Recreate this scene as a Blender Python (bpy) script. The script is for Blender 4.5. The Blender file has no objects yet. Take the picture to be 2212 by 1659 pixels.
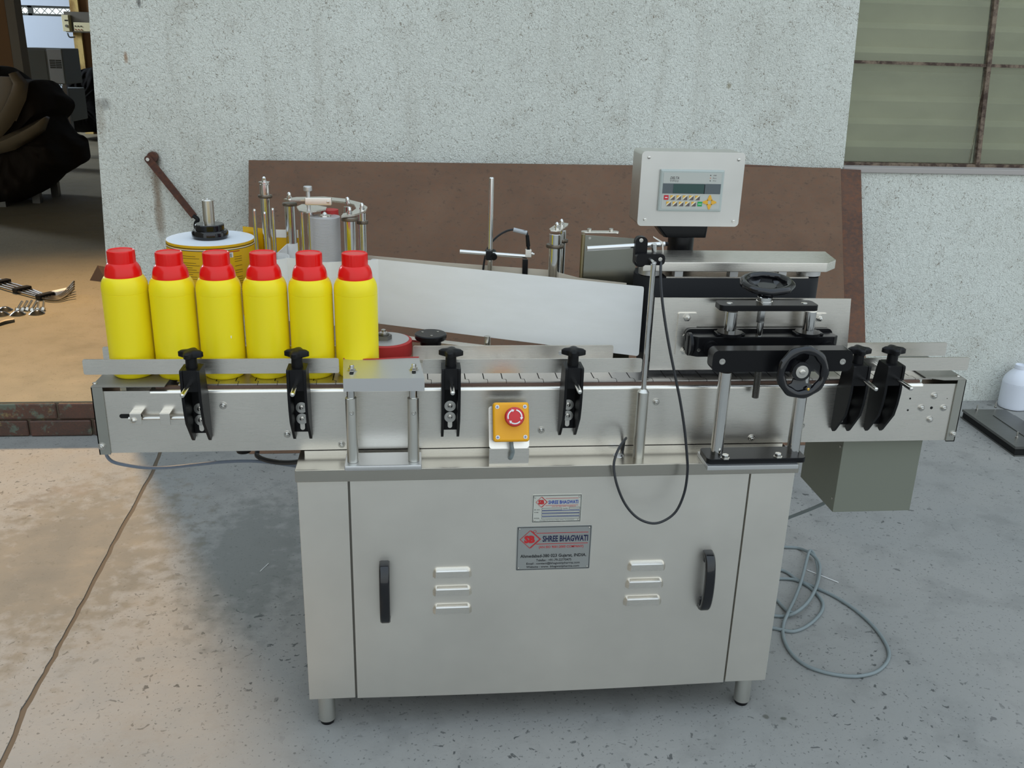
import bpy, bmesh, math, random
from math import pi, sin, cos, radians, sqrt, atan2
from mathutils import Vector, Matrix, noise
random.seed(7)
SC = bpy.context.scene
COL = SC.collection
# ------------------------------------------------------------------ camera, sky, lamps, exposure
CAM_C = Vector((-0.14, -1.74905, 1.42353))
CAM_R = Matrix(((0.9945749, 0.0084570, -0.1036782), (-0.1003972, 0.3388766, -0.9354587), (0.0272229, 0.9407928, 0.3378872)))
FPX = 2000.0
cd = bpy.data.cameras.new('camera'); cam = bpy.data.objects.new('camera', cd); COL.objects.link(cam)
cd.sensor_fit = 'HORIZONTAL'; cd.sensor_width = 36.0; cd.lens = FPX / 2212 * 36.0; cd.clip_end = 200; cd.clip_start = 0.02
cam.matrix_world = Matrix.Translation(CAM_C) @ CAM_R.to_4x4()
SC.camera = cam
SC.view_settings.view_transform = 'Standard'; SC.view_settings.look = 'None'
SC.view_settings.gamma = 1; SC.view_settings.use_curve_mapping = False
SC.view_settings.exposure = 0.98

w = bpy.data.worlds.new('sky'); SC.world = w; w.use_nodes = True
nt = w.node_tree; nt.nodes.clear()
out = nt.nodes.new('ShaderNodeOutputWorld'); bg = nt.nodes.new('ShaderNodeBackground')
tc = nt.nodes.new('ShaderNodeTexCoord'); sx = nt.nodes.new('ShaderNodeSeparateXYZ'); cr = nt.nodes.new('ShaderNodeValToRGB')
nt.links.new(tc.outputs['Generated'], sx.inputs[0]); nt.links.new(sx.outputs['Z'], cr.inputs[0])
cr.color_ramp.elements[0].position = 0.0; cr.color_ramp.elements[0].color = (0.62, 0.66, 0.66, 1)
cr.color_ramp.elements[1].position = 1.0; cr.color_ramp.elements[1].color = (0.62, 0.74, 0.86, 1)
e = cr.color_ramp.elements.new(0.25); e.color = (0.70, 0.78, 0.82, 1)
nt.links.new(cr.outputs[0], bg.inputs[0]); bg.inputs[1].default_value = 0.80
nt.links.new(bg.outputs[0], out.inputs[0])

def lamp(kind, name, loc, aim, energy, color, **kw):
    l = bpy.data.lights.new(name, kind); l.energy = energy; l.color = color
    for k, v in kw.items(): setattr(l, k, v)
    o = bpy.data.objects.new(name, l); COL.objects.link(o); o.location = loc
    o.rotation_euler = (Vector(aim) - Vector(loc)).to_track_quat('-Z', 'Y').to_euler()
    return o
# warm daylight falling through the hall's roof light on to the doorway
lamp('SPOT', 'roof_light_glow', (-2.75, 5.6, 4.35), (-1.7, 1.4, 0), 860, (1.0, 0.66, 0.34), spot_size=radians(58), spot_blend=1.0, shadow_soft_size=0.24)
# daylight that reaches the far end of the hall from its side openings
lamp('AREA', 'far_hall_daylight', (-9.5, 10.3, 3.6), (-5.0, 12.4, 1.4), 190, (0.80, 0.90, 1.0), size=1.6)

# ------------------------------------------------------------------ pixel helpers (a ray through the photo, cut by a real plane)
def ray(px, py):
    return CAM_R @ Vector(((px - 1106) / FPX, -(py - 829.5) / FPX, -1.0))
def PY(px, py, Y):
    d = ray(px, py); return CAM_C + d * ((Y - CAM_C.y) / d.y)
def PZ(px, py, Z):
    d = ray(px, py); return CAM_C + d * ((Z - CAM_C.z) / d.z)

# ------------------------------------------------------------------ materials
def s2l(c):
    return tuple((x / 12.92 if x <= 0.04045 else ((x + 0.055) / 1.055) ** 2.4) for x in c)
def rgb(r, g, b): return s2l((r / 255, g / 255, b / 255)) + (1,)
def mat(name, col, rough=0.5, metal=0.0, spec=0.5, coat=0.0, emis=None, trans=0.0, alpha=1.0, sss=0.0):
    m = bpy.data.materials.new(name); m.use_nodes = True
    b = m.node_tree.nodes['Principled BSDF']
    b.inputs['Base Color'].default_value = col if len(col) == 4 else col + (1,)
    b.inputs['Roughness'].default_value = rough; b.inputs['Metallic'].default_value = metal
    b.inputs['Specular IOR Level'].default_value = spec; b.inputs['Coat Weight'].default_value = coat
    b.inputs['Transmission Weight'].default_value = trans; b.inputs['Alpha'].default_value = alpha
    if emis: b.inputs['Emission Color'].default_value = emis[0]; b.inputs['Emission Strength'].default_value = emis[1]
    m.diffuse_color = col if len(col) == 4 else col + (1,)
    return m
def N(m, t, **kw):
    n = m.node_tree.nodes.new(t)
    for k, v in kw.items(): setattr(n, k, v)
    return n
def L(m, a, b): m.node_tree.links.new(a, b)
def coords(m, scale=(1, 1, 1), loc=(0, 0, 0)):
    t = N(m, 'ShaderNodeTexCoord'); mp = N(m, 'ShaderNodeMapping')
    mp.inputs['Scale'].default_value = scale; mp.inputs['Location'].default_value = loc
    g = N(m, 'ShaderNodeNewGeometry')
    L(m, g.outputs['Position'], mp.inputs[0]); return mp.outputs[0]
def noise_n(m, vec, scale, detail=4, rough=0.55, dist=0.0):
    n = N(m, 'ShaderNodeTexNoise'); n.inputs['Scale'].default_value = scale; n.inputs['Detail'].default_value = detail
    n.inputs['Roughness'].default_value = rough; n.inputs['Distortion'].default_value = dist
    L(m, vec, n.inputs['Vector']); return n.outputs['Fac']
def ramp(m, fac, stops, interp='LINEAR'):
    r = N(m, 'ShaderNodeValToRGB'); r.color_ramp.interpolation = interp
    els = r.color_ramp.elements
    els[0].position, els[0].color = stops[0]; els[1].position, els[1].color = stops[-1]
    for p, c in stops[1:-1]:
        e = els.new(p); e.color = c
    L(m, fac, r.inputs[0]); return r.outputs[0]
def mix(m, fac, a, b, mode='MIX'):
    n = N(m, 'ShaderNodeMix', data_type='RGBA', blend_type=mode)
    for s, v in ((n.inputs[0], fac), (n.inputs[6], a), (n.inputs[7], b)):
        if hasattr(v, 'links') or hasattr(v, 'is_linked'): L(m, v, s)
        else: s.default_value = v
    return n.outputs[2]
def base(m): return m.node_tree.nodes['Principled BSDF']
def bump(m, h, strength=0.3, dist=0.002, prev=None):
    b = N(m, 'ShaderNodeBump'); b.inputs['Strength'].default_value = strength; b.inputs['Distance'].default_value = dist
    L(m, h, b.inputs['Height'])
    if prev: L(m, prev, b.inputs['Normal'])
    L(m, b.outputs[0], base(m).inputs['Normal']); return b.outputs[0]
BLK = (0, 0, 0, 1); WHT = (1, 1, 1, 1)

def brushed(name, col, r0=0.26, r1=0.42, stretch=(3, 40, 160), big=0.06, metal=1.0):
    m = mat(name, col, 0.35, metal)
    v = coords(m, stretch); f = noise_n(m, v, 6, 3)
    mr = N(m, 'ShaderNodeMapRange'); mr.inputs[3].default_value = r0; mr.inputs[4].default_value = r1
    L(m, f, mr.inputs[0]); L(m, mr.outputs[0], base(m).inputs['Roughness'])
    v2 = coords(m); f2 = noise_n(m, v2, 5, 3)
    c = tuple(col[:3])
    L(m, ramp(m, f2, [(0.3, tuple(x * (1 - big) for x in c) + (1,)), (0.7, tuple(min(1, x * (1 + big)) for x in c) + (1,))]), base(m).inputs['Base Color'])
    bump(m, f, 0.05, 0.0006)
    return m
STEEL = brushed('brushed_steel', (0.84, 0.80, 0.735), 0.22, 0.36)
STEELV = brushed('brushed_steel_vertical_grain', (0.70, 0.69, 0.64), stretch=(150, 150, 3))
CABST = brushed('satin_steel_sheet', (0.82, 0.785, 0.72), 0.34, 0.47, (2, 30, 90), 0.05)
LIDST = brushed('lid_steel', (0.52, 0.49, 0.43), 0.24, 0.28, (3, 260, 500), 0.02)
TOPC = brushed('cover_steel', (0.34, 0.33, 0.30), 0.5, 0.6)
ENDC = brushed('end_cover_steel', (0.44, 0.44, 0.40), 0.3, 0.42)
CHAINST = brushed('chain_steel', (0.60, 0.57, 0.54), 0.22, 0.45, (20, 60, 60), 0.14)
CHROME = mat('chrome', (0.75, 0.74, 0.72), 0.13, 1.0)
BOLT = mat('bolt_steel', (0.62, 0.60, 0.56), 0.22, 1.0)
DSTEEL = mat('dark_steel', (0.20, 0.19, 0.17), 0.4, 1.0)
BRONZE = mat('bronzed_ring', (0.16, 0.13, 0.10), 0.38, 0.8)
ALU = mat('cast_aluminium', (0.62, 0.62, 0.62), 0.42, 0.9)
KNURL = mat('knurled_steel', (0.62, 0.62, 0.64), 0.42, 0.9)
v = coords(KNURL, (1, 1, 1)); wv = N(KNURL, 'ShaderNodeTexWave', bands_direction='Z'); wv.inputs['Scale'].default_value = 130; wv.inputs['Distortion'].default_value = 2.0
wv.inputs['Detail Scale'].default_value = 60
L(KNURL, v, wv.inputs[0]); bump(KNURL, wv.outputs['Fac'], 0.5, 0.0015)
BLACK = mat('black_plastic', (0.007, 0.007, 0.008), 0.40, 0.0, 0.2)
BGLOSS = mat('glossy_black', (0.006, 0.006, 0.008), 0.10, 0.0, 0.6)
BANOD = mat('black_anodised', (0.007, 0.007, 0.008), 0.28, 0.0, 0.22)
BFOAM = mat('black_belt', (0.012, 0.013, 0.016), 0.72)
DARK = mat('dark_hollow', (0.004, 0.004, 0.004), 0.9)
YELLOW = mat('yellow_plastic', rgb(247, 226, 26), 0.36, 0.0, 0.4)
v = coords(YELLOW); bump(YELLOW, noise_n(YELLOW, v, 900, 2), 0.12, 0.0006)
base(YELLOW).inputs['Subsurface Weight'].default_value = 0.15
base(YELLOW).inputs['Subsurface Radius'].default_value = (0.01, 0.006, 0.001)
RED = mat('red_plastic', rgb(232, 24, 20), 0.22, 0.0, 0.45)
base(RED).inputs['Subsurface Weight'].default_value = 0.1
base(RED).inputs['Subsurface Radius'].default_value = (0.008, 0.001, 0.001)
RRUB = mat('red_rubber', rgb(176, 38, 36), 0.55)
EREDM = mat('mushroom_red', rgb(205, 36, 44), 0.35)
EYEL = mat('switch_box_yellow', rgb(240, 170, 10), 0.42)
EGREY = mat('switch_box_grey', rgb(62, 62, 60), 0.5)
WHITE = mat('white_print', rgb(235, 235, 235), 0.5)
PAPER = mat('white_backing_paper', rgb(224, 226, 230), 0.42, 0.0, 0.35)
v = coords(PAPER, (3, 3, 12)); f = noise_n(PAPER, v, 3, 4)
L(PAPER, ramp(PAPER, f, [(0.3, rgb(242, 242, 240)), (0.7, rgb(247, 247, 246))]), base(PAPER).inputs['Base Color'])
CREAM = mat('backing_paper_inner', rgb(214, 203, 186), 0.55)
ROLLW = mat('roll_edge_white', rgb(222, 228, 236), 0.6)
LABY = mat('label_yellow', rgb(226, 176, 8), 0.35)
LABO = mat('label_orange', rgb(214, 150, 70), 0.45)
LABD = mat('label_dark_print', rgb(60, 50, 20), 0.5)
LABR = mat('label_red_print', rgb(178, 60, 30), 0.5)
GREYCAB = mat('grey_cable', rgb(128, 138, 140), 0.45)
BLUECAB = mat('grey_blue_cable', rgb(120, 130, 145), 0.4)
BLKCAB = mat('black_cable', rgb(34, 36, 40), 0.4)
SLEEVE = mat('grey_sleeve', rgb(170, 174, 178), 0.4)
GEARM = mat('grey_painted_box', rgb(128, 131, 119), 0.42, 0.3)
BROWNB = mat('brown_wear_strip', rgb(96, 72, 60), 0.6)
KEYP = mat('keypad_grey', rgb(186, 188, 182), 0.5)
KEYF = mat('keypad_frame', rgb(176, 184, 180), 0.4)
LCDB = mat('display_band', rgb(86, 94, 98), 0.35)
LCD = mat('display_glass', rgb(40, 72, 68), 0.2)
KRED = mat('key_red', rgb(196, 32, 48), 0.5); KGRN = mat('key_green', rgb(30, 160, 84), 0.5)
KYEL = mat('key_yellow', rgb(226, 172, 54), 0.5); KDRK = mat('key_dark', rgb(92, 84, 86), 0.5); KCRM = mat('key_cream', rgb(232, 222, 190), 0.5)
PLATEW = mat('plate_satin', rgb(205, 205, 196), 0.42, 0.35); PLATEG = mat('plate_grey', rgb(160, 162, 160), 0.4, 0.5)
INKB = mat('ink_black', rgb(28, 28, 32), 0.6); INKR = mat('ink_red', rgb(190, 30, 36), 0.6); INKN = mat('ink_navy', rgb(24, 26, 66), 0.6)
INKBL = mat('ink_blue', rgb(46, 78, 160), 0.6)
WBOT = mat('white_bottle_plastic', rgb(226, 230, 240), 0.35)
PURP = mat('purple_plastic', rgb(80, 50, 150), 0.4)

def stucco(name, coarse, dirt, lowdark=True):
    m = mat(name, rgb(186, 192, 186), 0.9)
    v = coords(m); vs = coords(m, (1, 1, 0.75))
    n1 = noise_n(m, vs, coarse, 2, 0.5, 1.6); n2 = noise_n(m, v, coarse * 3.3, 2)
    big = noise_n(m, v, 1.7, 4); mid = noise_n(m, v, 9, 5, 0.6)
    c = ramp(m, big, [(0.3, rgb(214, 216, 208)), (0.7, rgb(226, 229, 222))])
    pits = ramp(m, n1, [(0.325, WHT), (0.385, BLK)])
    pm = N(m, 'ShaderNodeMath', operation='MULTIPLY'); L(m, pits, pm.inputs[0])
    L(m, ramp(m, mid, [(0.40, (.42, .42, .42, 1)), (0.70, (.95, .95, .95, 1))]), pm.inputs[1])
    c = mix(m, pm.outputs[0], c, rgb(118, 104, 86))
    c = mix(m, ramp(m, mid, [(0.56, BLK), (0.80, (dirt, dirt, dirt, 1))]), c, rgb(142, 128, 108))
    # streaks of dirt running down
    st = noise_n(m, coords(m, (5, 5, 0.5)), 2.2, 4, 0.6)
    c = mix(m, ramp(m, st, [(0.55, BLK), (0.82, (.30, .30, .30, 1))]), c, rgb(160, 152, 138))
    L(m, c, base(m).inputs['Base Color'])
    b1 = bump(m, n1, 1.0, 0.0055); bump(m, n2, 0.4, 0.0015, b1)
    return m, c
STUC, stc = stucco('rough_stucco', 122, 0.34)
# rust run below the wall bolt and grime by the door jamb (stains with a place of their own)
def add_stain(m, c, cx, cz, rx, rz, col, amt, nscale=30):
    g = N(m, 'ShaderNodeNewGeometry'); s = N(m, 'ShaderNodeSeparateXYZ'); L(m, g.outputs['Position'], s.inputs[0])
    def axis(sock, ctr, r):
        a = N(m, 'ShaderNodeMath', operation='SUBTRACT'); L(m, sock, a.inputs[0]); a.inputs[1].default_value = ctr
        b = N(m, 'ShaderNodeMath', operation='DIVIDE'); L(m, a.outputs[0], b.inputs[0]); b.inputs[1].default_value = r
        d = N(m, 'ShaderNodeMath', operation='POWER'); 
        ab = N(m, 'ShaderNodeMath', operation='ABSOLUTE'); L(m, b.outputs[0], ab.inputs[0]); L(m, ab.outputs[0], d.inputs[0]); d.inputs[1].default_value = 2.0
        return d.outputs[0]
    a = N(m, 'ShaderNodeMath', operation='ADD'); L(m, axis(s.outputs['X'], cx, rx), a.inputs[0]); L(m, axis(s.outputs['Z'], cz, rz), a.inputs[1])
    nz = noise_n(m, coords(m, (1, 1, 0.3)), nscale, 4); ad = N(m, 'ShaderNodeMath', operation='ADD'); L(m, a.outputs[0], ad.inputs[0]); L(m, nz, ad.inputs[1])
    f = ramp(m, ad.outputs[0], [(0.45, (amt, amt, amt, 1)), (1.0, BLK)])
    c2 = mix(m, f, c, col); L(m, c2, base(m).inputs['Base Color']); return c2
WALLY = 1.92
_b = PY(330, 345, WALLY); 
c = add_stain(STUC, stc, _b.x + 0.005, _b.z - 0.17, 0.035, 0.24, rgb(120, 92, 60), 0.85, 25)
c = add_stain(STUC, c, _b.x, _b.z, 0.05, 0.05, rgb(70, 50, 36), 0.9)
_p = PY(222, 225, WALLY); c = add_stain(STUC, c, _p.x, _p.z, 0.05, 0.035, rgb(120, 118, 114), 0.6)
_p = PY(215, 260, WALLY); c = add_stain(STUC, c, _p.x, _p.z, 0.035, 0.13, rgb(150, 138, 120), 0.5)
_p = PY(272, 125, WALLY); c = add_stain(STUC, c, _p.x, _p.z, 0.012, 0.035, rgb(166, 136, 110), 0.9)
_p = PY(1575, 185, WALLY); c = add_stain(STUC, c, _p.x, _p.z, 0.018, 0.022, rgb(140, 128, 96), 0.9)
_p = PY(300, 5, WALLY); c = add_stain(STUC, c, _p.x, _p.z, 0.012, 0.03, rgb(90, 88, 86), 0.8)

def concrete(name, ca, cb, pit, seedoff, pitcol=rgb(70, 72, 72)):
    m = mat(name, ca, 0.85)
    v = coords(m, (1, 1, 1), (seedoff, 0, 0))
    big = noise_n(m, v, 1.1, 5, 0.6, 0.4); mid = noise_n(m, v, 7, 6, 0.65); fine = noise_n(m, v, 220, 3)
    c = ramp(m, big, [(0.32, ca), (0.68, cb)])
    c = mix(m, ramp(m, mid, [(0.33, (.22, .22, .22, 1)), (0.5, BLK)]), c, pitcol)
    dn = noise_n(m, v, 46, 3, 0.5, 0.6); dm = noise_n(m, v, 1.6, 3)
    pm = N(m, 'ShaderNodeMath', operation='MULTIPLY'); L(m, ramp(m, dn, [(0.325, WHT), (0.355, BLK)]), pm.inputs[0]); L(m, ramp(m, dm, [(0.40, BLK), (0.60, (pit, pit, pit, 1))]), pm.inputs[1])
    c = mix(m, pm.outputs[0], c, pitcol)
    sp = noise_n(m, v, 120, 2, 0.5, 0.3)
    c = mix(m, ramp(m, sp, [(0.30, (.6, .6, .6, 1)), (0.36, BLK)]), c, pitcol)
    L(m, c, base(m).inputs['Base Color'])
    b1 = bump(m, dn, 0.25, 0.004); bump(m, fine, 0.25, 0.001, b1)
    rr = ramp(m, mid, [(0.3, (.62, .62, .62, 1)), (0.7, (.88, .88, .88, 1))]); L(m, rr, base(m).inputs['Roughness'])
    return m, c
CONC, cc = concrete('yard_concrete', rgb(142, 143, 141), rgb(156, 154, 150), 0.85, 0.0)
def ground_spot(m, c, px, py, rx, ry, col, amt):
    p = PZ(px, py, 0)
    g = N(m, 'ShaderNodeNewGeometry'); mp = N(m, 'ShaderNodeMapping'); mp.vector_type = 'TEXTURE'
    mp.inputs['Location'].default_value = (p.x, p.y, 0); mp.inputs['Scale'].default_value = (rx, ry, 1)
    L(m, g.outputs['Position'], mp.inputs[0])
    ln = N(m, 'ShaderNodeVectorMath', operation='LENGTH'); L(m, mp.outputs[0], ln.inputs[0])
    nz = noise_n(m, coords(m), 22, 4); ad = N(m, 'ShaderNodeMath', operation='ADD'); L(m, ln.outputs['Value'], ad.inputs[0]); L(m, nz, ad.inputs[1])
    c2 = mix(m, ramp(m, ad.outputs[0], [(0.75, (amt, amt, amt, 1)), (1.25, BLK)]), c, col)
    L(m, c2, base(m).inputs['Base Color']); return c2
cc = ground_spot(CONC, cc, 540, 1200, 0.42, 0.95, rgb(108, 111, 108), 0.6)  # darker, dirtier floor left of the cabinet, its soft shade mixed into the colour
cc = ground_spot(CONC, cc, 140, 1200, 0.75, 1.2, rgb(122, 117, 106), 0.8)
cc = ground_spot(CONC, cc, 62, 1085, 0.10, 0.09, rgb(118, 112, 104), 0.6)
cc = ground_spot(CONC, cc, 150, 1060, 0.20, 0.10, rgb(128, 120, 112), 0.4)
cc = ground_spot(CONC, cc, 1655, 1548, 0.016, 0.016, rgb(92, 92, 86), 0.85)
cc = ground_spot(CONC, cc, 1692, 1552, 0.020, 0.014, rgb(88, 90, 82), 0.85)
cc = ground_spot(CONC, cc, 1870, 1232, 0.016, 0.012, rgb(96, 104, 106), 0.7)
CONCI, _ = concrete('hall_concrete', rgb(120, 114, 96), rgb(142, 133, 110), 0.4, 5.0, rgb(96, 84, 66))
MORT = mat('joint_mortar', rgb(104, 92, 78), 0.9)

def rusty(name, ca, cb, spots, sc=1.0):
    m = mat(name, ca, 0.62, 0.25)
    v = coords(m, (1, 1, 1.6)); big = noise_n(m, v, 2.2 * sc, 6, 0.62, 0.5); f = noise_n(m, v, 45 * sc, 4, 0.7)
    c = ramp(m, big, [(0.3, ca), (0.7, cb)])
    c = mix(m, ramp(m, f, [(0.45, BLK), (0.7, (spots, spots, spots, 1))]), c, rgb(132, 78, 44))
    c = mix(m, ramp(m, f, [(0.28, (.5, .5, .5, 1)), (0.42, BLK)]), c, rgb(58, 42, 36))
    L(m, c, base(m).inputs['Base Color']); bump(m, f, 0.15, 0.001)
    return m
SHEETM = rusty('mild_steel_sheet', rgb(98, 74, 57), rgb(120, 93, 73), 0.22)
SHEETR = rusty('rusted_steel_sheet', rgb(74, 54, 46), rgb(104, 74, 58), 0.5, 1.2)
RUSTBAR = rusty('rusted_bar', rgb(78, 50, 42), rgb(96, 62, 50), 0.35)
BRICKM = rusty('stained_brick', rgb(66, 58, 52), rgb(96, 66, 56), 0.25, 3.0)
bb = base(BRICKM); bb.inputs['Metallic'].default_value = 0
v = coords(BRICKM); c0 = BRICKM.node_tree.links
old = bb.inputs['Base Color'].links[0].from_socket
c1 = mix(BRICKM, ramp(BRICKM, noise_n(BRICKM, v, 11, 4, 0.7), [(0.55, BLK), (0.62, (.85, .85, .85, 1))]), old, rgb(96, 108, 96))
c1 = mix(BRICKM, ramp(BRICKM, noise_n(BRICKM, coords(BRICKM, (1, 1, 1), (3, 2, 1)), 14, 5, 0.7), [(0.58, BLK), (0.66, (.8, .8, .8, 1))]), c1, rgb(140, 124, 84))
L(BRICKM, c1, bb.inputs['Base Color'])
TARP = mat('dark_tarpaulin', rgb(34, 29, 24), 0.8, 0, .1); TARPB = mat('black_tarpaulin', rgb(16, 15, 15), 0.85, 0, .1)
PLAST = mat('clear_dusty_plastic', rgb(104, 94, 76), 0.4, 0.0, 0.5)
STONE = mat('brown_stone', rgb(116, 92, 76), 0.9)
HALLW = mat('hall_back_paint', rgb(196, 208, 226), 0.8)
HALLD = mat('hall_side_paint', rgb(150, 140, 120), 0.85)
POSTY = mat('yellow_column_paint', rgb(214, 184, 112), 0.7)
v = coords(POSTY, (1, 1, .5)); L(POSTY, ramp(POSTY, noise_n(POSTY, v, 6, 5), [(0.5, rgb(216, 188, 118)), (0.7, rgb(150, 116, 60))]), base(POSTY).inputs['Base Color'])
POSTB = mat('brown_column_paint', rgb(132, 96, 58), 0.7); POSTG = mat('grey_column_face', rgb(132, 124, 112), 0.8)
CABM = mat('grey_cabinet_paint', rgb(196, 206, 218), 0.5); CABD = mat('cabinet_dark_side', rgb(120, 126, 126), 0.6)
BEIGE = mat('beige_control_box', rgb(226, 218, 180), 0.5)
WIRE = mat('dark_wire', rgb(60, 64, 60), 0.6)
GFRAME = mat('rusted_window_bar', rgb(98, 82, 68), 0.8)
v = coords(GFRAME); L(GFRAME, ramp(GFRAME, noise_n(GFRAME, v, 28, 5, 0.7), [(0.42, rgb(66, 50, 42)), (0.6, rgb(128, 112, 96))]), base(GFRAME).inputs['Base Color'])
SILL = mat('painted_sill', rgb(170, 164, 160), 0.8)
GLASS = mat('dusty_green_glass', rgb(224, 228, 214), 0.10, 0.0, 0.5)
gb = base(GLASS); gb.inputs['Transmission Weight'].default_value = 0.93; gb.inputs['IOR'].default_value = 1.3
CORR = mat('corrugated_panel', rgb(190, 196, 172), 0.6)
v = coords(CORR, (0.4, 1, 1)); L(CORR, ramp(CORR, noise_n(CORR, v, 5, 3), [(0.35, rgb(196, 192, 176)), (0.65, rgb(216, 210, 194))]), base(CORR).inputs['Base Color'])

# ------------------------------------------------------------------ mesh builder
class MB:
    def __init__(s): s.v = []; s.f = []; s.bm = None
    def add(s, vs, fs, M=None):
        n = len(s.v)
        s.v += [tuple(M @ Vector(p)) if M else tuple(p) for p in vs]
        s.f += [tuple(i + n for i in f) for f in fs]; return s
    def addbm(s, bm, M=None):
        bm.verts.ensure_lookup_table()
        vs = [tuple(v.co) for v in bm.verts]; fs = [[v.index for v in f.verts] for f in bm.faces]
        bm.free(); return s.add(vs, fs, M)
    def box(s, a, b, bev=0.0, seg=2, M=None):
        x0, x1 = sorted((a[0], b[0])); y0, y1 = sorted((a[1], b[1])); z0, z1 = sorted((a[2], b[2]))
        if bev <= 0:
            return s.add([(x0, y0, z0), (x1, y0, z0), (x1, y1, z0), (x0, y1, z0), (x0, y0, z1), (x1, y0, z1), (x1, y1, z1), (x0, y1, z1)],
                         [(0, 3, 2, 1), (4, 5, 6, 7), (0, 1, 5, 4), (1, 2, 6, 5), (2, 3, 7, 6), (3, 0, 4, 7)], M)
        bm = bmesh.new(); bmesh.ops.create_cube(bm, size=1)
        for v in bm.verts: v.co = Vector(((x0 + x1) / 2 + v.co.x * (x1 - x0), (y0 + y1) / 2 + v.co.y * (y1 - y0), (z0 + z1) / 2 + v.co.z * (z1 - z0)))
        bmesh.ops.bevel(bm, geom=bm.edges[:], offset=min(bev, 0.49 * min(x1 - x0, y1 - y0, z1 - z0)), segments=seg, affect='EDGES', profile=0.5)
        bm.verts.index_update(); return s.addbm(bm, M)
    def rings(s, rs, closed=False, cap=True, M=None):
        n = len(rs[0]); vs = [p for r in rs for p in r]; fs = []
        m = len(rs)
        for i in range(m if closed else m - 1):
            a = i * n; b = ((i + 1) % m) * n
            for j in range(n):
                k = (j + 1) % n; fs.append((a + j, a + k, b + k, b + j))
        if cap and not closed: fs.append(tuple(range(n - 1, -1, -1))); fs.append(tuple((m - 1) * n + j for j in range(n)))
        return s.add(vs, fs, M)
    def cyl(s, p0, p1, r, r2=None, seg=20, bev=0.0):
        p0 = Vector(p0); p1 = Vector(p1); r2 = r if r2 is None else r2
        d = (p1 - p0); ln = d.length; q = d.to_track_quat('Z', 'Y').to_matrix()
        prof = [(r, 0), (r2, ln)] if bev <= 0 else [(r - bev, 0), (r, bev), (r2, ln - bev), (r2 - bev, ln)]
        rs = [[p0 + q @ Vector((rr * cos(2 * pi * j / seg), rr * sin(2 * pi * j / seg), z)) for j in range(seg)] for rr, z in prof]
        return s.rings(rs)
    def lathe(s, c, prof, seg=32, axis=None, wob=None, cap=True):
        c = Vector(c); q = Matrix.Identity(3) if axis is None else Vector(axis).to_track_quat('Z', 'Y').to_matrix()
        rs = []
        for r, z in prof:
            rs.append([c + q @ Vector(((r + (wob(r, z, 2 * pi * j / seg) if wob else 0)) * cos(2 * pi * j / seg), (r + (wob(r, z, 2 * pi * j / seg) if wob else 0)) * sin(2 * pi * j / seg), z)) for j in range(seg)])
        return s.rings(rs, cap=cap)
    def torus(s, c, R, r, seg=32, ss=10, axis=None, a0=0, a1=2 * pi):
        c = Vector(c); q = Matrix.Identity(3) if axis is None else Vector(axis).to_track_quat('Z', 'Y').to_matrix()
        full = abs(a1 - a0 - 2 * pi) < 1e-6; n = seg if full else seg + 1; rs = []
        for i in range(n):
            a = a0 + (a1 - a0) * i / seg
            rs.append([c + q @ Vector(((R + r * cos(2 * pi * j / ss)) * cos(a), (R + r * cos(2 * pi * j / ss)) * sin(a), r * sin(2 * pi * j / ss))) for j in range(ss)])
        return s.rings(rs, closed=full)
    def tube(s, pts, r, seg=8, sub=6, smooth=True):
        P = [Vector(p) for p in pts]
        if smooth and len(P) > 2:
            Q = []
            for i in range(len(P) - 1):
                a = P[max(i - 1, 0)]; b = P[i]; c = P[i + 1]; d = P[min(i + 2, len(P) - 1)]
                for k in range(sub):
                    t = k / sub
                    Q.append(0.5 * ((2 * b) + (-a + c) * t + (2 * a - 5 * b + 4 * c - d) * t * t + (-a + 3 * b - 3 * c + d) * t ** 3))
            Q.append(P[-1]); P = Q
        rs = []; up = None
        for i, p in enumerate(P):
            d = (P[min(i + 1, len(P) - 1)] - P[max(i - 1, 0)]).normalized()
            if up is None: up = d.orthogonal().normalized()
            up = (up - d * up.dot(d)).normalized(); sd = d.cross(up)
            rs.append([p + up * r * cos(2 * pi * j / seg) + sd * r * sin(2 * pi * j / seg) for j in range(seg)])
        return s.rings(rs)
    def prism(s, poly, z0, z1, M=None, bev=0.0):
        n = len(poly)
        if bev > 0:
            bm = bmesh.new(); vs = [bm.verts.new((p[0], p[1], z0)) for p in poly] + [bm.verts.new((p[0], p[1], z1)) for p in poly]
            bm.faces.new(vs[:n][::-1]); bm.faces.new(vs[n:])
            for j in range(n): bm.faces.new((vs[j], vs[(j + 1) % n], vs[n + (j + 1) % n], vs[n + j]))
            bm.normal_update()
            bmesh.ops.bevel(bm, geom=bm.edges[:], offset=bev, segments=2, affect='EDGES', profile=0.5)
            bm.verts.index_update(); return s.addbm(bm, M)
        vs = [(p[0], p[1], z0) for p in poly] + [(p[0], p[1], z1) for p in poly]
        fs = [tuple(range(n - 1, -1, -1)), tuple(range(n, 2 * n))] + [(j, (j + 1) % n, n + (j + 1) % n, n + j) for j in range(n)]
        return s.add(vs, fs, M)
    def ribbon(s, path, z0, z1, t=0.0006):
        P = [Vector((p[0], p[1], 0)) for p in path]; rs = []
        for i, p in enumerate(P):
            d = (P[min(i + 1, len(P) - 1)] - P[max(i - 1, 0)]).normalized(); n = Vector((-d.y, d.x, 0)) * t
            za = z0 if not callable(z0) else z0(i / (len(P) - 1)); zb = z1 if not callable(z1) else z1(i / (len(P) - 1))
            rs.append([(p.x - n.x, p.y - n.y, za), (p.x + n.x, p.y + n.y, za), (p.x + n.x, p.y + n.y, zb), (p.x - n.x, p.y - n.y, zb)])
        return s.rings(rs)
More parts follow.
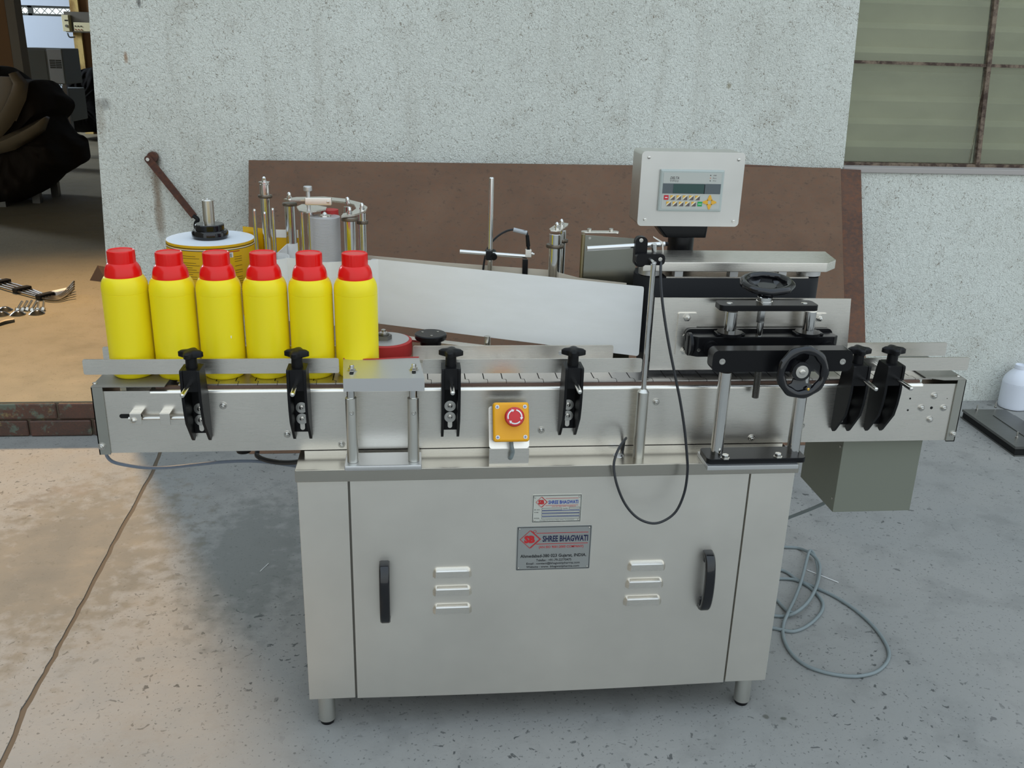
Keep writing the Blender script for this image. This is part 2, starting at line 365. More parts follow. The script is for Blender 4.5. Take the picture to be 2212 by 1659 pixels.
def rrect(x0, x1, y0, y1, r, n=5):
    out = []
    for cx, cy, a in ((x1 - r, y1 - r, 0), (x0 + r, y1 - r, pi / 2), (x0 + r, y0 + r, pi), (x1 - r, y0 + r, 1.5 * pi)):
        for k in range(n + 1):
            t = a + pi / 2 * k / n; out.append((cx + r * cos(t), cy + r * sin(t)))
    return out
XZ = Matrix(((1, 0, 0, 0), (0, 0, 1, 0), (0, 1, 0, 0), (0, 0, 0, 1)))     # poly (x,z), extrude along y
YZ = Matrix(((0, 0, 1, 0), (1, 0, 0, 0), (0, 1, 0, 0), (0, 0, 0, 1)))     # poly (y,z), extrude along x
def tag(o, label=None, cat=None, group=None, kind=None):
    if label: o['label'] = label
    if cat: o['category'] = cat
    if group: o['group'] = group
    if kind: o['kind'] = kind
    return o
def wloc(o):
    p = Vector((0, 0, 0))
    while o: p += o.location; o = o.parent
    return p
def build(name, mb, m, parent=None, label=None, sharp=35, local=False):
    me = bpy.data.meshes.new(name); me.from_pydata([tuple(v) for v in mb.v], [], mb.f)
    if m: me.materials.append(m)
    bm = bmesh.new(); bm.from_mesh(me); bmesh.ops.recalc_face_normals(bm, faces=bm.faces[:]); bm.to_mesh(me); bm.free()
    me.polygons.foreach_set('use_smooth', [True] * len(me.polygons)); me.set_sharp_from_angle(angle=radians(sharp))
    o = bpy.data.objects.new(name, me); COL.objects.link(o)
    if sharp < 70:
        wn_ = o.modifiers.new('weighted_normal', 'WEIGHTED_NORMAL'); wn_.keep_sharp = True; wn_.weight = 80
    if parent:
        o.parent = parent
        if not local: o.location = -wloc(parent)
    elif not local:
        xs = [v.co for v in me.vertices]
        c = Vector(((min(p.x for p in xs) + max(p.x for p in xs)) / 2, (min(p.y for p in xs) + max(p.y for p in xs)) / 2, min(p.z for p in xs)))
        me.transform(Matrix.Translation(-c)); o.location = c
    if label: o['label'] = label
    return o
def empty(name, loc, label=None, cat=None, group=None):
    o = bpy.data.objects.new(name, None); COL.objects.link(o); o.location = loc; o.empty_display_size = 0.05
    return tag(o, label, cat, group)
def copy_tree(o, parent=None):
    c = o.copy(); COL.objects.link(c); c.parent = parent
    for ch in list(o.children): copy_tree(ch, c)
    return c
def box(name, a, b, m, parent=None, bev=0.0, **k): return build(name, MB().box(a, b, bev), m, parent, **k)

_dg = None
def text(name, body, x0, x1, z0, z1, y, m, parent, bold=0.0, shear=0.0):
    """flat lettering in the XZ plane facing -Y, fitted to a rectangle"""
    cu = bpy.data.curves.new(name, 'FONT'); cu.body = body; cu.extrude = 0.0; cu.offset = bold; cu.shear = shear; cu.resolution_u = 2
    t = bpy.data.objects.new(name, cu); COL.objects.link(t)
    dg = bpy.context.evaluated_depsgraph_get(); me = bpy.data.meshes.new_from_object(t.evaluated_get(dg))
    bpy.data.objects.remove(t); bpy.data.curves.remove(cu)
    xs = [v.co.x for v in me.vertices]; ys = [v.co.y for v in me.vertices]
    ax, bx_, ay, by = min(xs), max(xs), min(ys), max(ys)
    for v in me.vertices:
        v.co = Vector((x0 + (v.co.x - ax) / (bx_ - ax) * (x1 - x0), y, z0 + (v.co.y - ay) / (by - ay) * (z1 - z0)))
    me.materials.clear(); me.materials.append(m); me.name = name
    o = bpy.data.objects.new(name, me); COL.objects.link(o); o.parent = parent
    if parent: o.location = -wloc(parent)
    return o

# ================================================================== SETTING
# ---- yard floor: two cast slabs with an open joint between them
joint = [(360, 945), (347, 977), (332, 1015), (295, 1084), (251, 1162), (217, 1232), (173, 1313), (139, 1376), (118, 1417), (92, 1463), (52, 1532), (26, 1602)]
jp = []
for i, (a, b) in enumerate(joint):
    p = PZ(a, b, 0); jp.append((p.x, p.y))
d0 = Vector(jp[0]) - Vector(jp[2]); d0.normalize()
top = Vector(jp[0]) + d0 * ((2.3 - jp[0][1]) / d0.y); d1 = (Vector(jp[-1]) - Vector(jp[-3])).normalized()
bot = Vector(jp[-1]) + d1 * ((-7 - jp[-1][1]) / d1.y)
line = [tuple(top)] + jp + [tuple(bot)]
fine = []
for a, b in zip(line[:-1], line[1:]):
    n = 4 if abs(a[1] - b[1]) < 1 else 1
    for k in range(n):
        t = k / n; fine.append((a[0] + (b[0] - a[0]) * t + random.uniform(-.002, .002), a[1] + (b[1] - a[1]) * t))
fine.append(line[-1])
floor = build('floor', MB().box((-9, -7, -0.12), (9, 2.3, -0.003)), MORT); tag(floor, kind='structure')
L_edge = [(x - 0.0055 - random.uniform(0, .002), y) for x, y in fine]; R_edge = [(x + 0.0055 + random.uniform(0, .002), y) for x, y in fine]
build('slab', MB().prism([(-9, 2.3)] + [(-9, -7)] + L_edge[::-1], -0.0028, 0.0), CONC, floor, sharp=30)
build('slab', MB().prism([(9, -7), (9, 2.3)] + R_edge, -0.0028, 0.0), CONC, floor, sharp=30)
# ---- raised hall floor behind its brick kerb
KY = 1.6526; KH = 0.136; TWH = 0.228
hallf = build('floor', MB().prism([(-14, KY + 0.012), (-0.9, KY + 0.012), (-0.9, WALLY + .002), (-1.31, WALLY + .002), (-1.31, WALLY + TWH), (9, WALLY + TWH), (9, 14.2), (-14, 14.2)], 0.0, KH), CONCI); tag(hallf, kind='structure')
kerb = build('trim_1', MB().box((-14, KY + 0.010, 0.0), (-0.9, KY + 0.03, KH - 0.004)), MORT); tag(kerb, kind='structure')
for row in range(2):
    x = -7.8 + row * 0.11
    while x < -0.95:
        ln = 0.222
        z0 = 0.002 + row * 0.067; z1 = z0 + 0.062
        dy = random.uniform(-.003, .003) - (0.004 if row == 0 else 0)
        build('brick', MB().box((x, KY + dy, z0), (min(x + ln, -0.9), KY + 0.02, z1), 0.004, 1), BRICKM, kerb)
        x += ln + 0.008
# ---- front wall with its doorway on the left and a window opening on the right
bl = PY(190, 0, WALLY); br = PY(232, 600, WALLY)
def xl(z): return bl.x + (z - bl.z) * (br.x - bl.x) / (br.z - bl.z)
wt = PY(1858, 0, WALLY); wb = PY(1822, 360, WALLY)
def xr(z): return wt.x + (z - wt.z) * (wb.x - wt.x) / (wb.z - wt.z)
ZT = 4.6; TW = 0.23; sillz = wb.z
mb = MB()
def slabp(poly): mb.prism(poly, WALLY, WALLY + TW, XZ)
slabp([(xl(0), 0), (xr(sillz), 0), (xr(sillz), sillz), (xr(3.0), 3.0), (xr(3.0), ZT), (xl(ZT), ZT)])
slabp([(xr(sillz), 0), (9, 0), (9, sillz - 0.022), (xr(sillz), sillz - 0.022)])
slabp([(xr(3.0), 3.0), (9, 3.0), (9, ZT), (xr(3.0), ZT)])
slabp([(4.6, sillz - 0.022), (9, sillz - 0.022), (9, 3.0), (4.6, 3.0)])
slabp([(-14, 1.98), (xl(1.98), 1.98), (xl(ZT), ZT), (-14, ZT)])  # unseen door header, lowered to keep the warm lamp off conveyor and caps
wall = build('wall_front', mb, STUC, sharp=30); tag(wall, kind='structure')
s0 = PY(1822, 363, WALLY - 0.01)
sill = build('trim_2', MB().box((xr(sillz) - 0.002, WALLY - 0.012, sillz - 0.022), (4.6, WALLY + TW, sillz), 0.004), SILL); tag(sill, kind='structure')
# ---- window
GY = WALLY + 0.07
win = build('window_1', MB().box((xr(sillz), GY - 0.012, sillz), (4.6, GY + 0.02, sillz + 0.012)).box((1.45, GY - 0.012, 2.96), (4.6, GY + 0.02, 3.0)), GFRAME); tag(win, kind='structure')
hb0 = PY(1850, 132, GY); hb1 = PY(2130, 143, GY)
vb0 = PY(2148, 0, GY); vb1 = PY(2107, 358, GY)
def xv(z, k=0): return vb1.x + (z - vb1.z) * (vb0.x - vb1.x) / (vb0.z - vb1.z) + k
zb_ = (hb0.z + hb1.z) / 2
for k in (0, 0.60, 1.2, 1.8):
    build('mullion', MB().prism([(xv(sillz, k) - .009, sillz + .012), (xv(sillz, k) + .009, sillz + .012), (xv(2.96, k) + .009, 2.96), (xv(2.96, k) - .009, 2.96)], GY - 0.016, GY + 0.012, XZ), GFRAME, win)
zs = [sillz + 0.012, zb_, zb_ + 0.62, zb_ + 1.24, 2.96]
for i in (1, 2, 3): build('glazing_bar', MB().box((1.45, GY - 0.010, zs[i] - .006), (4.6, GY + 0.012, zs[i] + .006)), GFRAME, win)
xs_ = [xr(sillz) - .03] + [xv(1.4, k) for k in (0, .6, 1.2, 1.8)]
for i in range(4):
    for j in range(4):
        build('pane', MB().box((xs_[j] + .004, GY - 0.002, zs[i] + .004), (xs_[j + 1] - .004, GY + 0.002, zs[i + 1] - .004)), GLASS, win)
mb = MB(); prof = []
z = sillz; 
while z < 3.0:
    prof += [(GY + 0.075, z), (GY + 0.044, z + 0.069), (GY + 0.048, z + 0.073)]
    z += 0.092
nv = len(prof)
mb.rings([[(x, p[0], p[1]) for p in prof] + [(x, p[0] + 0.003, p[1]) for p in prof[::-1]] for x in (1.42, 4.6)])
build('louvred_panel', mb, CORR, win, sharp=30)
# ---- hall behind
BACKY = 13.6
def Q(px, py): return PY(px, py, BACKY)
st0 = Q(20, 32).z; st1 = Q(20, 10).z
mb = MB(); mb.box((-14, BACKY, KH), (9, BACKY + 0.2, st0)).box((-14, BACKY, st1), (9, BACKY + 0.2, ZT))
for x in (-14, -9.2, -2.0, 3): mb.box((x, BACKY, st0), (x + (0.6 if x < -4 else 11 if x == -2.0 else .6), BACKY + 0.2, st1))
bw = build('wall_back', mb, HALLW); tag(bw, kind='structure')
wn = build('window_2', MB().box((-13, BACKY + .02, st0 - .01), (-2, BACKY + .08, st0 + .03)).box((-13, BACKY + .02, st1 - .03), (-2, BACKY + .08, st1 + .01)), WIRE); tag(wn, kind='structure')
for px in (63, 158): p = Q(px, 20); box('mullion', (p.x - .03, BACKY + .02, st0), (p.x + .03, BACKY + .08, st1), WIRE, wn)
mb = MB(); x = -8.6; hgt = st1 - st0
while x < -3.2:
    mb.tube([(x, BACKY + .05, st0), (x + hgt, BACKY + .05, st1)], 0.004, 4, smooth=False); mb.tube([(x + hgt, BACKY + .06, st0), (x, BACKY + .06, st1)], 0.004, 4, smooth=False); x += 0.11
tag(build('wire_mesh', mb, WIRE, wn), kind='stuff')
tag(box('wall_left', (-14.2, KY, 0), (-14, BACKY + .2, ZT), HALLD), kind='structure')
tag(box('wall_right', (9, WALLY, 0), (9.2, BACKY + .2, ZT), HALLD), kind='structure')
tag(box('wall_sky_block', (-5.4, -7, 0), (-5.2, KY - 0.2, 5.0), HALLD), kind='structure')  # unseen wall added to block the sky light from the left
tag(box('ceiling', (-14.2, WALLY, ZT), (9.2, BACKY + .2, ZT + .1), HALLD), kind='structure')

# ================================================================== LEANING SHEETS, WALL BAR
def lean(name, pl, pr, ybot, t, m, off, label, zr=None):
    a = PY(*pl, WALLY - 0.05 + off); b = PY(*pr, WALLY - 0.05 + off); mb = MB(); zt_ = (a.z + b.z) / 2
    n = 12; rs = []
    for i in range(n + 1):
        s_ = i / n; x = a.x + (b.x - a.x) * s_; z = a.z + (b.z - a.z) * s_; yb = ybot
        dv = Vector((0, yb - a.y, -z)).normalized(); nn = Vector((0, dv.z, -dv.y)) * t
        rs.append([(x, a.y, z), (x, yb, 0.001), (x, yb - nn.y * -1 * 0 + t, 0.001), (x, a.y + t, z)])
    mb.rings(rs); return tag(build(name, mb, m, sharp=50), label, 'steel sheet')
lean('steel_sheet', (1560, 353), (1860, 367), 1.475, 0.004, SHEETR, 0.012, 'dark rusted steel sheet mostly hidden behind the larger brown sheet, showing at its right edge')
lean('steel_sheet', (537, 346), (1816, 363), 1.455, 0.004, SHEETM, 0.0, 'wide plain brown steel sheet leaning on the stucco wall behind the labelling machine')
a = PY(322, 343, WALLY - .02); b = PY(420, 468, WALLY - .03); c_ = PY(430, 492, WALLY - .05)
d = (b - a).normalized(); n_ = Vector((-d.z, 0, d.x)) * 0.0135
mb = MB(); P0 = []
for k in range(9):
    t = pi / 2 + pi * k / 8; P0.append(a + Vector((d.x, 0, d.z)) * 0.0135 * cos(t) * 1 + n_ * sin(t))
poly = [(p.x, p.z) for p in P0] + [((b - n_ * .9).x, (b - n_ * .9).z), ((b + n_ * .9).x, (b + n_ * .9).z)]
arm = build('wall_bar', mb.prism(poly, WALLY - .034, WALLY - .026, XZ), RUSTBAR); tag(arm, 'rusted flat bar hanging aslant from a bolt on the stucco wall', 'bar')
build('bolt', MB().cyl((a.x, WALLY - .034, a.z), (a.x, WALLY - .042, a.z), .007, seg=6).cyl((a.x, WALLY - .026, a.z), (a.x, WALLY + .02, a.z), .006), BOLT, arm)
build('mounting_lug', MB().cyl((a.x + .012, WALLY - .024, a.z + .006), (a.x + .012, WALLY + .01, a.z + .006), .019), RUSTBAR, arm)
build('end_link', MB().tube([b - n_ * .3 + Vector((0, -.001, .006)), PY(427, 474, WALLY - .035), PY(423, 484, WALLY - .035), PY(425, 496, WALLY - .035), PY(436, 503, WALLY - .035)], .0085, 8), BLACK, arm)

# ================================================================== LABELLING MACHINE
M_ = empty('labelling_machine', (0.137, 0.2, 0), 'stainless steel bottle labelling machine with conveyor, louvred cabinet and black handwheels', 'machine')
ZC = 0.7838; ZB = 0.6537; CX0 = -0.7459; CX1 = 1.0101; LZ = 0.6405; LB = 0.6134
CXL, CXR = -0.3750, 0.6503; BODY = -0.055; BACK = 0.60; BZ = 0.0861

# ---- cabinet
cab = build('cabinet', MB().box((CXL + .002, BODY + .006, BZ + .002), (CXR - .002, BACK, LB)), DSTEEL, M_)
GL, GR = -0.2736, 0.5527
build('corner_panel', MB().box((CXL, BODY, BZ), (GL - .0025, BODY + .02, LB), .0012), CABST, cab)
build('corner_panel', MB().box((GR + .0025, BODY, BZ), (CXR, BODY + .02, LB), .0012), CABST, cab)
build('side_panel', MB().box((CXL, BODY + .02, BZ), (CXL + .004, BACK, LB)), CABST, cab)
build('side_panel', MB().box((CXR - .004, BODY + .02, BZ), (CXR, BACK, LB)), CABST, cab)
# the door sags a little along its lower edge
mb = MB(); rs = []
for i in range(17):
    s_ = i / 16; x = GL + .002 + (GR - GL - .004) * s_; zb2 = BZ - 0.0 - 0.004 * sin(pi * s_)
    rs.append([(x, BODY - .001, zb2), (x, BODY + .018, zb2), (x, BODY + .018, LB - .001), (x, BODY - .001, LB - .001)])
build('door', mb.rings(rs), CABST, cab, label='wide flat steel door panel')
build('lid', MB().box((-0.3768, -0.0684, LB), (0.6516, BACK + .015, LZ), .0022, 2), LIDST, cab, label='folded steel lid with a bright edge')
for (px, py) in ((707.5, 1558), (1598, 1511)):
    p = PZ(px, py, 0); fx = p.x
    for y in (BODY + .035, BACK - .05):
        lg = build('foot', MB().cyl((fx, y, .010), (fx, y, BZ + .004), .0185, seg=24), STEELV, cab)
        if y < 0.2: pass
        build('foot_pad', MB().cyl((fx, y, 0), (fx, y, .012), .0150, .0175, seg=24), BLACK, cab)
# louvres
def louvre(x0, x1, z0, z1):
    mb = MB(); n = 20; rs = []
    zt_ = z1; dep = 0.011
    outer = rrect(x0, x1, z0, z1, (z1 - z0) * .55, 5)
    # upper corners rounded, lower edge open and straight
    top = [(x1 - .0 - .010 + .010 * cos(pi / 2 * k / 5), z1 - .014 + .014 * sin(pi / 2 * k / 5)) for k in range(6)] + [(x0 + .010 - .010 * sin(pi / 2 * k / 5), z1 - .014 + .014 * cos(pi / 2 * k / 5)) for k in range(6)]
    base_ = [(x1, z0)] + top + [(x0, z0)]
    front = [(x1 - .005, z0 + .0)] + [(min(max(x, x0 + .006), x1 - .006), min(z, z1 - .005)) for x, z in top] + [(x0 + .005, z0 + .0)]
    rs = [[(x, BODY + .002, z) for x, z in base_], [(x, BODY - .004, z) for x, z in base_], [(x, BODY - dep, z) for x, z in front]]
    return mb.rings(rs)
for xa, xb, rows in (((940, 1019), None, (1240, 1279, 1318)),):
    for k, zc in enumerate(rows):
        p0 = PY(935 + 0 * k, zc, BODY - .008); p1 = PY(1018 + 1, zc, BODY - .008)
        build('louvre', louvre(p0.x, p1.x, p0.z - .0095, p0.z + .0105), STEEL, cab, sharp=50)
for k, (cx_, zc) in enumerate(((1398, 1225), (1393.5, 1262.5), (1389, 1300))):
    p0 = PY(cx_ - 41, zc, BODY - .008); p1 = PY(cx_ + 40, zc, BODY - .008)
    build('louvre', louvre(p0.x, p1.x, p0.z - .0095, p0.z + .0105), STEEL, cab, sharp=50)
# door pulls: bowed strap handles
def pull(x, z0, z1):
    mb = MB(); rs = []; n = 20; zc = (z0 + z1) / 2; h = (z1 - z0) / 2
    for i in range(n + 1):
        t = i / n; a = pi * t; z = zc + h * cos(a) * (1 if True else 1); y = BODY - 0.034 * (sin(a) ** 0.55)
        wv_ = .0105; ti = 0.0045 + .003 * sin(a); dirv = Vector((0, -sin(a) if 0 else 0, 0))
        nx = Vector((0, -sin(a) ** .8, cos(a) * .9)); nx.normalize()
        c = Vector((x, y, z)); 
        rs.append([c + Vector((sx_ * wv_ * (1 if abs(k) < .9 else .85), 0, 0)) + nx * ti * k for sx_, k in ((-1, -.6), (-.8, -1), (.8, -1), (1, -.6), (1, .6), (.8, 1), (-.8, 1), (-1, .6))])
    mb.rings(rs)
    mb.box((x - .009, BODY, z1 - .022), (x + .009, BODY - .012, z1 - .004), .003).box((x - .009, BODY, z0 + .004), (x + .009, BODY - .012, z0 + .022), .003)
    return mb
pa = PY(829, 1225, BODY - .02); pb = PY(831, 1345, BODY - .02)
build('door_pull', pull(pa.x + .001, pb.z, pa.z), BGLOSS, cab, sharp=60)
pa = PY(1532, 1201, BODY - .02); pb = PY(1528, 1317, BODY - .02)
build('door_pull', pull(pa.x + .002, pb.z, pa.z), BGLOSS, cab, sharp=60)
# nameplates
def plate(pTL, pTR, pBL, mt, thick=.0012):
    tl = PY(*pTL, BODY - .001); tr = PY(*pTR, BODY - .001); b_ = PY(*pBL, BODY - .001)
    x0, x1, z0, z1 = tl.x, (tr.x), b_.z, (tl.z + tr.z) / 2
    y = BODY - .001
    pl = build('nameplate', MB().prism(rrect(x0, x1, z0, z1, .003), y - thick, y, XZ), mt, M_)
    f = y - thick - .0003; w_ = x1 - x0; h_ = z1 - z0
    bd = .0011 * (1 if w_ > .13 else .9); i_ = .0016
    mb = MB(); 
    def fr(u0, u1, v0, v1): mb.box((x0 + u0, f, z0 + v0), (x0 + u1, f + .0003, z0 + v1))
    fr(i_, w_ - i_, h_ - i_ - bd, h_ - i_); fr(i_, w_ - i_, i_, i_ + bd); fr(i_, i_ + bd, i_, h_ - i_); fr(w_ - i_ - bd, w_ - i_, i_, h_ - i_)
    build('plate_border', mb, INKB, pl)
    for u in (.0055, w_ - .0055):
        for v_ in (.0055, h_ - .0055):
            build('rivet', MB().lathe((x0 + u, f, z0 + v_), [(.0022, 0), (.0018, .0008), (.0006, .0013)], 10, (0, -1, 0)), BOLT, pl)
    return pl, x0, x1, z0, z1, f
def T(pl, body, x0, z0, w_, h_, u0, u1, v0, v1, y, m, bold=0.0, shear=0.0, nm='lettering'):
    return text(nm, body, x0 + u0 * w_, x0 + u1 * w_, z0 + (1 - v1) * h_, z0 + (1 - v0) * h_, y - .0001, m, pl, bold, shear)
def logo(pl, x0, z0, w_, h_, cu, cv, ru, rv, y, t=.0011, red=None):
    cx_, cz_ = x0 + cu * w_, z0 + (1 - cv) * h_; rx_, rz_ = ru * w_, rv * h_
    mb = MB()
    def dia(cx_, rx_, rz_, t, half=False):
        P = [(cx_ + rx_, cz_), (cx_, cz_ + rz_), (cx_ - rx_, cz_), (cx_, cz_ - rz_)]
        k = 1 - t / rx_ * 1.3; I_ = [(cx_ + rx_ * k, cz_), (cx_, cz_ + rz_ * k), (cx_ - rx_ * k, cz_), (cx_, cz_ - rz_ * k)]
        for j in range(4):
            if half and j in (1, 2): continue
            q = (j + 1) % 4; a_, b_, c_, d_ = P[j], P[q], I_[q], I_[j]
            mb.add([(p[0], y - .0003, p[1]) for p in (a_, b_, c_, d_)], [(0, 1, 2, 3)])
    dia(cx_, rx_, rz_, t); dia(cx_ + .10 * rx_, rx_, rz_, t, True)
    build('emblem', mb, INKR, pl)
    text('emblem_letters', 'SB', cx_ - rx_ * .56, cx_ + rx_ * .50, cz_ - rz_ * .42, cz_ + rz_ * .42, y - .0003, INKR, pl, 0.06)
pl, x0, x1, z0, z1, f = plate((1150, 1069), (1258, 1066), (1149, 1129), PLATEW); w_ = x1 - x0; h_ = z1 - z0
logo(pl, x0, z0, w_, h_, .185, .26, .115, .19, f, .0008)
T(pl, 'SHREE BHAGWATI', x0, z0, w_, h_, .325, .925, .205, .335, f, INKBL, .03)
mb = MB()
for v_ in (.135, .385): mb.box((x0 + .27 * w_, f - .0003, z0 + (1 - v_) * h_ - .0003), (x0 + .925 * w_, f, z0 + (1 - v_) * h_ + .0003))
build('rule_line', mb, INKR, pl)
T(pl, '(AN ISO 9001:2000 COMPANY)', x0, z0, w_, h_, .40, .88, .41, .455, f, INKR)
T(pl, 'SR. NO.', x0, z0, w_, h_, .045, .165, .515, .55, f, INKB); T(pl, 'TYPE', x0, z0, w_, h_, .045, .13, .61, .645, f, INKB)
T(pl, 'MODEL', x0, z0, w_, h_, .045, .16, .82, .855, f, INKB); T(pl, 'DATE :', x0, z0, w_, h_, .63, .73, .49, .53, f, INKB)
T(pl, 'Ahmedabad-380 023 Gujarat, INDIA. Telefax : +91-79-22770475', x0, z0, w_, h_, .16, .86, .895, .925, f, INKB)
T(pl, 'Email : contact@bhagwatipharma.com Website : www. bhagwatipharma.com', x0, z0, w_, h_, .07, .93, .94, .97, f, INKB)
mb = MB(); mc = MB()
def cell(u0, u1, v0, v1):
    a_, b_ = x0 + u0 * w_, x0 + u1 * w_; c_, d_ = z0 + (1 - v1) * h_, z0 + (1 - v0) * h_; t = .00035
    mb.box((a_, f - .0003, c_), (b_, f, c_ + t)).box((a_, f - .0003, d_ - t), (b_, f, d_)).box((a_, f - .0003, c_), (a_ + t, f, d_)).box((b_ - t, f - .0003, c_), (b_, f, d_))
cell(.20, .60, .48, .55); cell(.75, .965, .46, .53); cell(.20, .965, .585, .65); cell(.20, .965, .69, .755); cell(.20, .965, .80, .865)
build('form_boxes', mb, INKB, pl)
for v_, m_ in ((.565, INKBL), (.665, INKBL), (.775, LABO)): mc.box((x0 + .20 * w_, f - .0003, z0 + (1 - v_) * h_ - .0004), (x0 + .965 * w_, f, z0 + (1 - v_) * h_ + .0004))
build('ruled_lines', mc, INKBL, pl)
pl, x0, x1, z0, z1, f = plate((1117, 1138), (1279, 1133), (1114, 1232), PLATEG); w_ = x1 - x0; h_ = z1 - z0
logo(pl, x0, z0, w_, h_, .175, .29, .135, .205, f, .0012)
T(pl, 'SHREE BHAGWATI', x0, z0, w_, h_, .345, .955, .215, .355, f, INKN, .03)
mb = MB()
for v_ in (.155, .40): mb.box((x0 + .26 * w_, f - .0003, z0 + (1 - v_) * h_ - .0005), (x0 + .955 * w_, f, z0 + (1 - v_) * h_ + .0005))
mb.torus((x0 + .238 * w_, f, z0 + .885 * h_), .0028, .0004, 16, 4, (0, -1, 0))
build('rule_line', mb, INKR, pl)
T(pl, '(AN ISO 9001:2000 COMPANY)', x0, z0, w_, h_, .30, .90, .445, .515, f, INKR, .01)
T(pl, 'Ahmedabad-380 023 Gujarat, INDIA.', x0, z0, w_, h_, .055, .945, .635, .73, f, INKB, .02)
T(pl, 'Telefax : +91-79-22770475', x0, z0, w_, h_, .27, .745, .745, .80, f, INKB, .01)
T(pl, 'Email : contact@bhagwatipharma.com', x0, z0, w_, h_, .14, .86, .82, .885, f, INKB, .01)
T(pl, 'Website : www. bhagwatipharma.com', x0, z0, w_, h_, .14, .855, .90, .96, f, INKB, .01)

# ---- conveyor
CB = 0.155
conv = build('conveyor', MB().box((CX0 + .02, .008, ZB + .004), (CX1 - .02, .145, ZB + .008)).box((CX0 + .08, .018, .70), (CX1 - .08, .14, .770)), DSTEEL, M_)
build('spacer_channel', MB().box((CXL + .01, .003, LZ), (CXR - .01, .150, ZB - .0035)), STEEL, conv)
def side(y0, sgn, x0, x1, name, lip=True):
    prof = [(y0, ZB), (y0, ZC - .006)] + ([(y0 + sgn * (.006 - .006 * cos(a)), ZC - .006 + .006 * sin(a)) for a in (pi / 8, pi / 4, 3 * pi / 8, pi / 2)] + [(y0 + sgn * .012, ZC), (y0 + sgn * .012, ZC - .002), (y0 + sgn * .005, ZC - .003)] if lip else [(y0, ZC), (y0 + sgn * .002, ZC)]) + [(y0 + sgn * .002, ZC - .008), (y0 + sgn * .002, ZB)]
    mb = MB().rings([[(x, p[0], p[1]) for p in prof] for x in (x0, x1)])
    return build(name, mb, STEEL, conv, sharp=30)
XJ = PY(323, 840, 0).x; XJ2 = PY(1995, 830, 0).x
side(0, 1, XJ, XJ2, 'side_panel'); side(0, 1, CX0 + .003, XJ, 'side_panel', False); side(0, 1, XJ2, CX1 + .004, 'side_panel', False)
side(CB, -1, CX0, CX1, 'side_panel')
# end covers: a wrapped sheet with its front leaf and the flat top leaf
def endcover(x0, x1, xt, s_):
    mb = MB().box((x0, -.0035, ZB - .002), (x1, -.0005, ZC + .009)).box((x0, -.0035, ZB - .002), (x0 + .002 if s_ < 0 else x0 + .002, CB + .003, ZC + .009) if s_ < 0 else (x1, -.0005, ZB))
    if s_ < 0: pass
    else: mb.box((x1 - .002, -.0035, ZB - .002), (x1, CB + .003, ZC + .009))
    build('end_cover', mb, ENDC, conv)
    build('top_cover', MB().box((min(x0, xt), -.0035, ZC + .009), (max(x1, xt), CB + .003, ZC + .0105)), TOPC, conv) if s_ < 0 else \
        build('top_cover', MB().prism([(xt, .012), (x1 - .05, -.0035), (x1, -.0035), (x1, CB + .003), (xt, CB + .003)], ZC + .009, ZC + .0105), TOPC, conv)
eL0 = PY(195, 832, -.0035).x; eL1 = PY(219, 843, -.0035).x; eR0 = PY(2068, 830, -.0035).x; eR1 = PY(2088.7, 820, -.0035).x
endcover(eL0, eL1 + .002, PZ(368, 822, .79).x - .0, -1)
endcover(eR0, eR1, PZ(1985, 810, .79).x, 1)
for px, py, yo in ((200, 831, .01), (2076, 815, .006)):
    p = PZ(px, py, ZC + .012); build('screw', MB().lathe((p.x, p.y + .012, ZC + .0105), [(.0045, 0), (.004, .0015), (.001, .0025)], 12), BOLT, conv)
# chain
slx0 = -0.5274; PT = 0.0381
def slat_mb():
    wd = PT - .0011; y0, y1 = .016, .138; a = .0045
    poly = [(0, y0), (wd, y0), (wd, y0 + .013), (wd - .0075, y0 + .0165), (wd - .0075, y1 - .017), (wd, y1 - .014), (wd, y1), (0, y1), (0, y1 - .012), (-.0066, y1 - .0150), (-.0066, y0 + .0168), (0, y0 + .015)]
    return MB().prism(poly, -.0030, 0)
ZCH = ZC + .0075
sl0 = None
for i in range(-2, 39):
    x = slx0 + i * PT + .0008
    if x > PZ(1985, 815, .79).x - PT * .3: break
    if sl0 is None:
        sl0 = build('chain_slat', slat_mb(), CHAINST, conv, local=True); o = sl0
    else:
        o = sl0.copy(); COL.objects.link(o)
    o.location = Vector((x, 0, ZCH)) - wloc(conv)
build('wear_strip', MB().box((CX0 + .10, .0125, ZC - .010), (CX1 - .08, .022, ZCH - .0036)).box((CX0 + .10, .132, ZC - .010), (CX1 - .08, .1415, ZCH - .0036)), BROWNB, conv)
def bolt_at(px, py, y, parent, r=.0075, nm='bolt'):
    p = PY(px, py, y)
    mb = MB().lathe((p.x, y, p.z), [(r, 0), (r, .0015), (r * .72, .0016), (r * .72, .0045), (r * .6, .0055)], 14, (0, -1, 0))
    mb.lathe((p.x, y - .0055, p.z), [(r * .36, 0), (r * .36, .0015), (r * .25, .0022)], 8, (0, -1, 0))
    return build(nm, mb, BOLT, parent)
for px, py in ((482, 876), (738, 960), (621, 938), (1169, 929), (1417, 868), (1623, 946), (1731, 919), (2018, 855), (1990, 881), (2038, 881), (2008, 906)): bolt_at(px, py, 0, conv)
bolt_at(220, 964, -.0035, conv); bolt_at(2058, 937, -.0035, conv)
for px, py, r in ((1966, 861, .0022), (1961, 886, .0022), (2012, 881, .0032), (2046, 861, .001)):
    p = PY(px, py, 0); build('hole', MB().cyl((p.x, -.0003, p.z), (p.x, .0015, p.z), r, seg=12), DARK, conv)
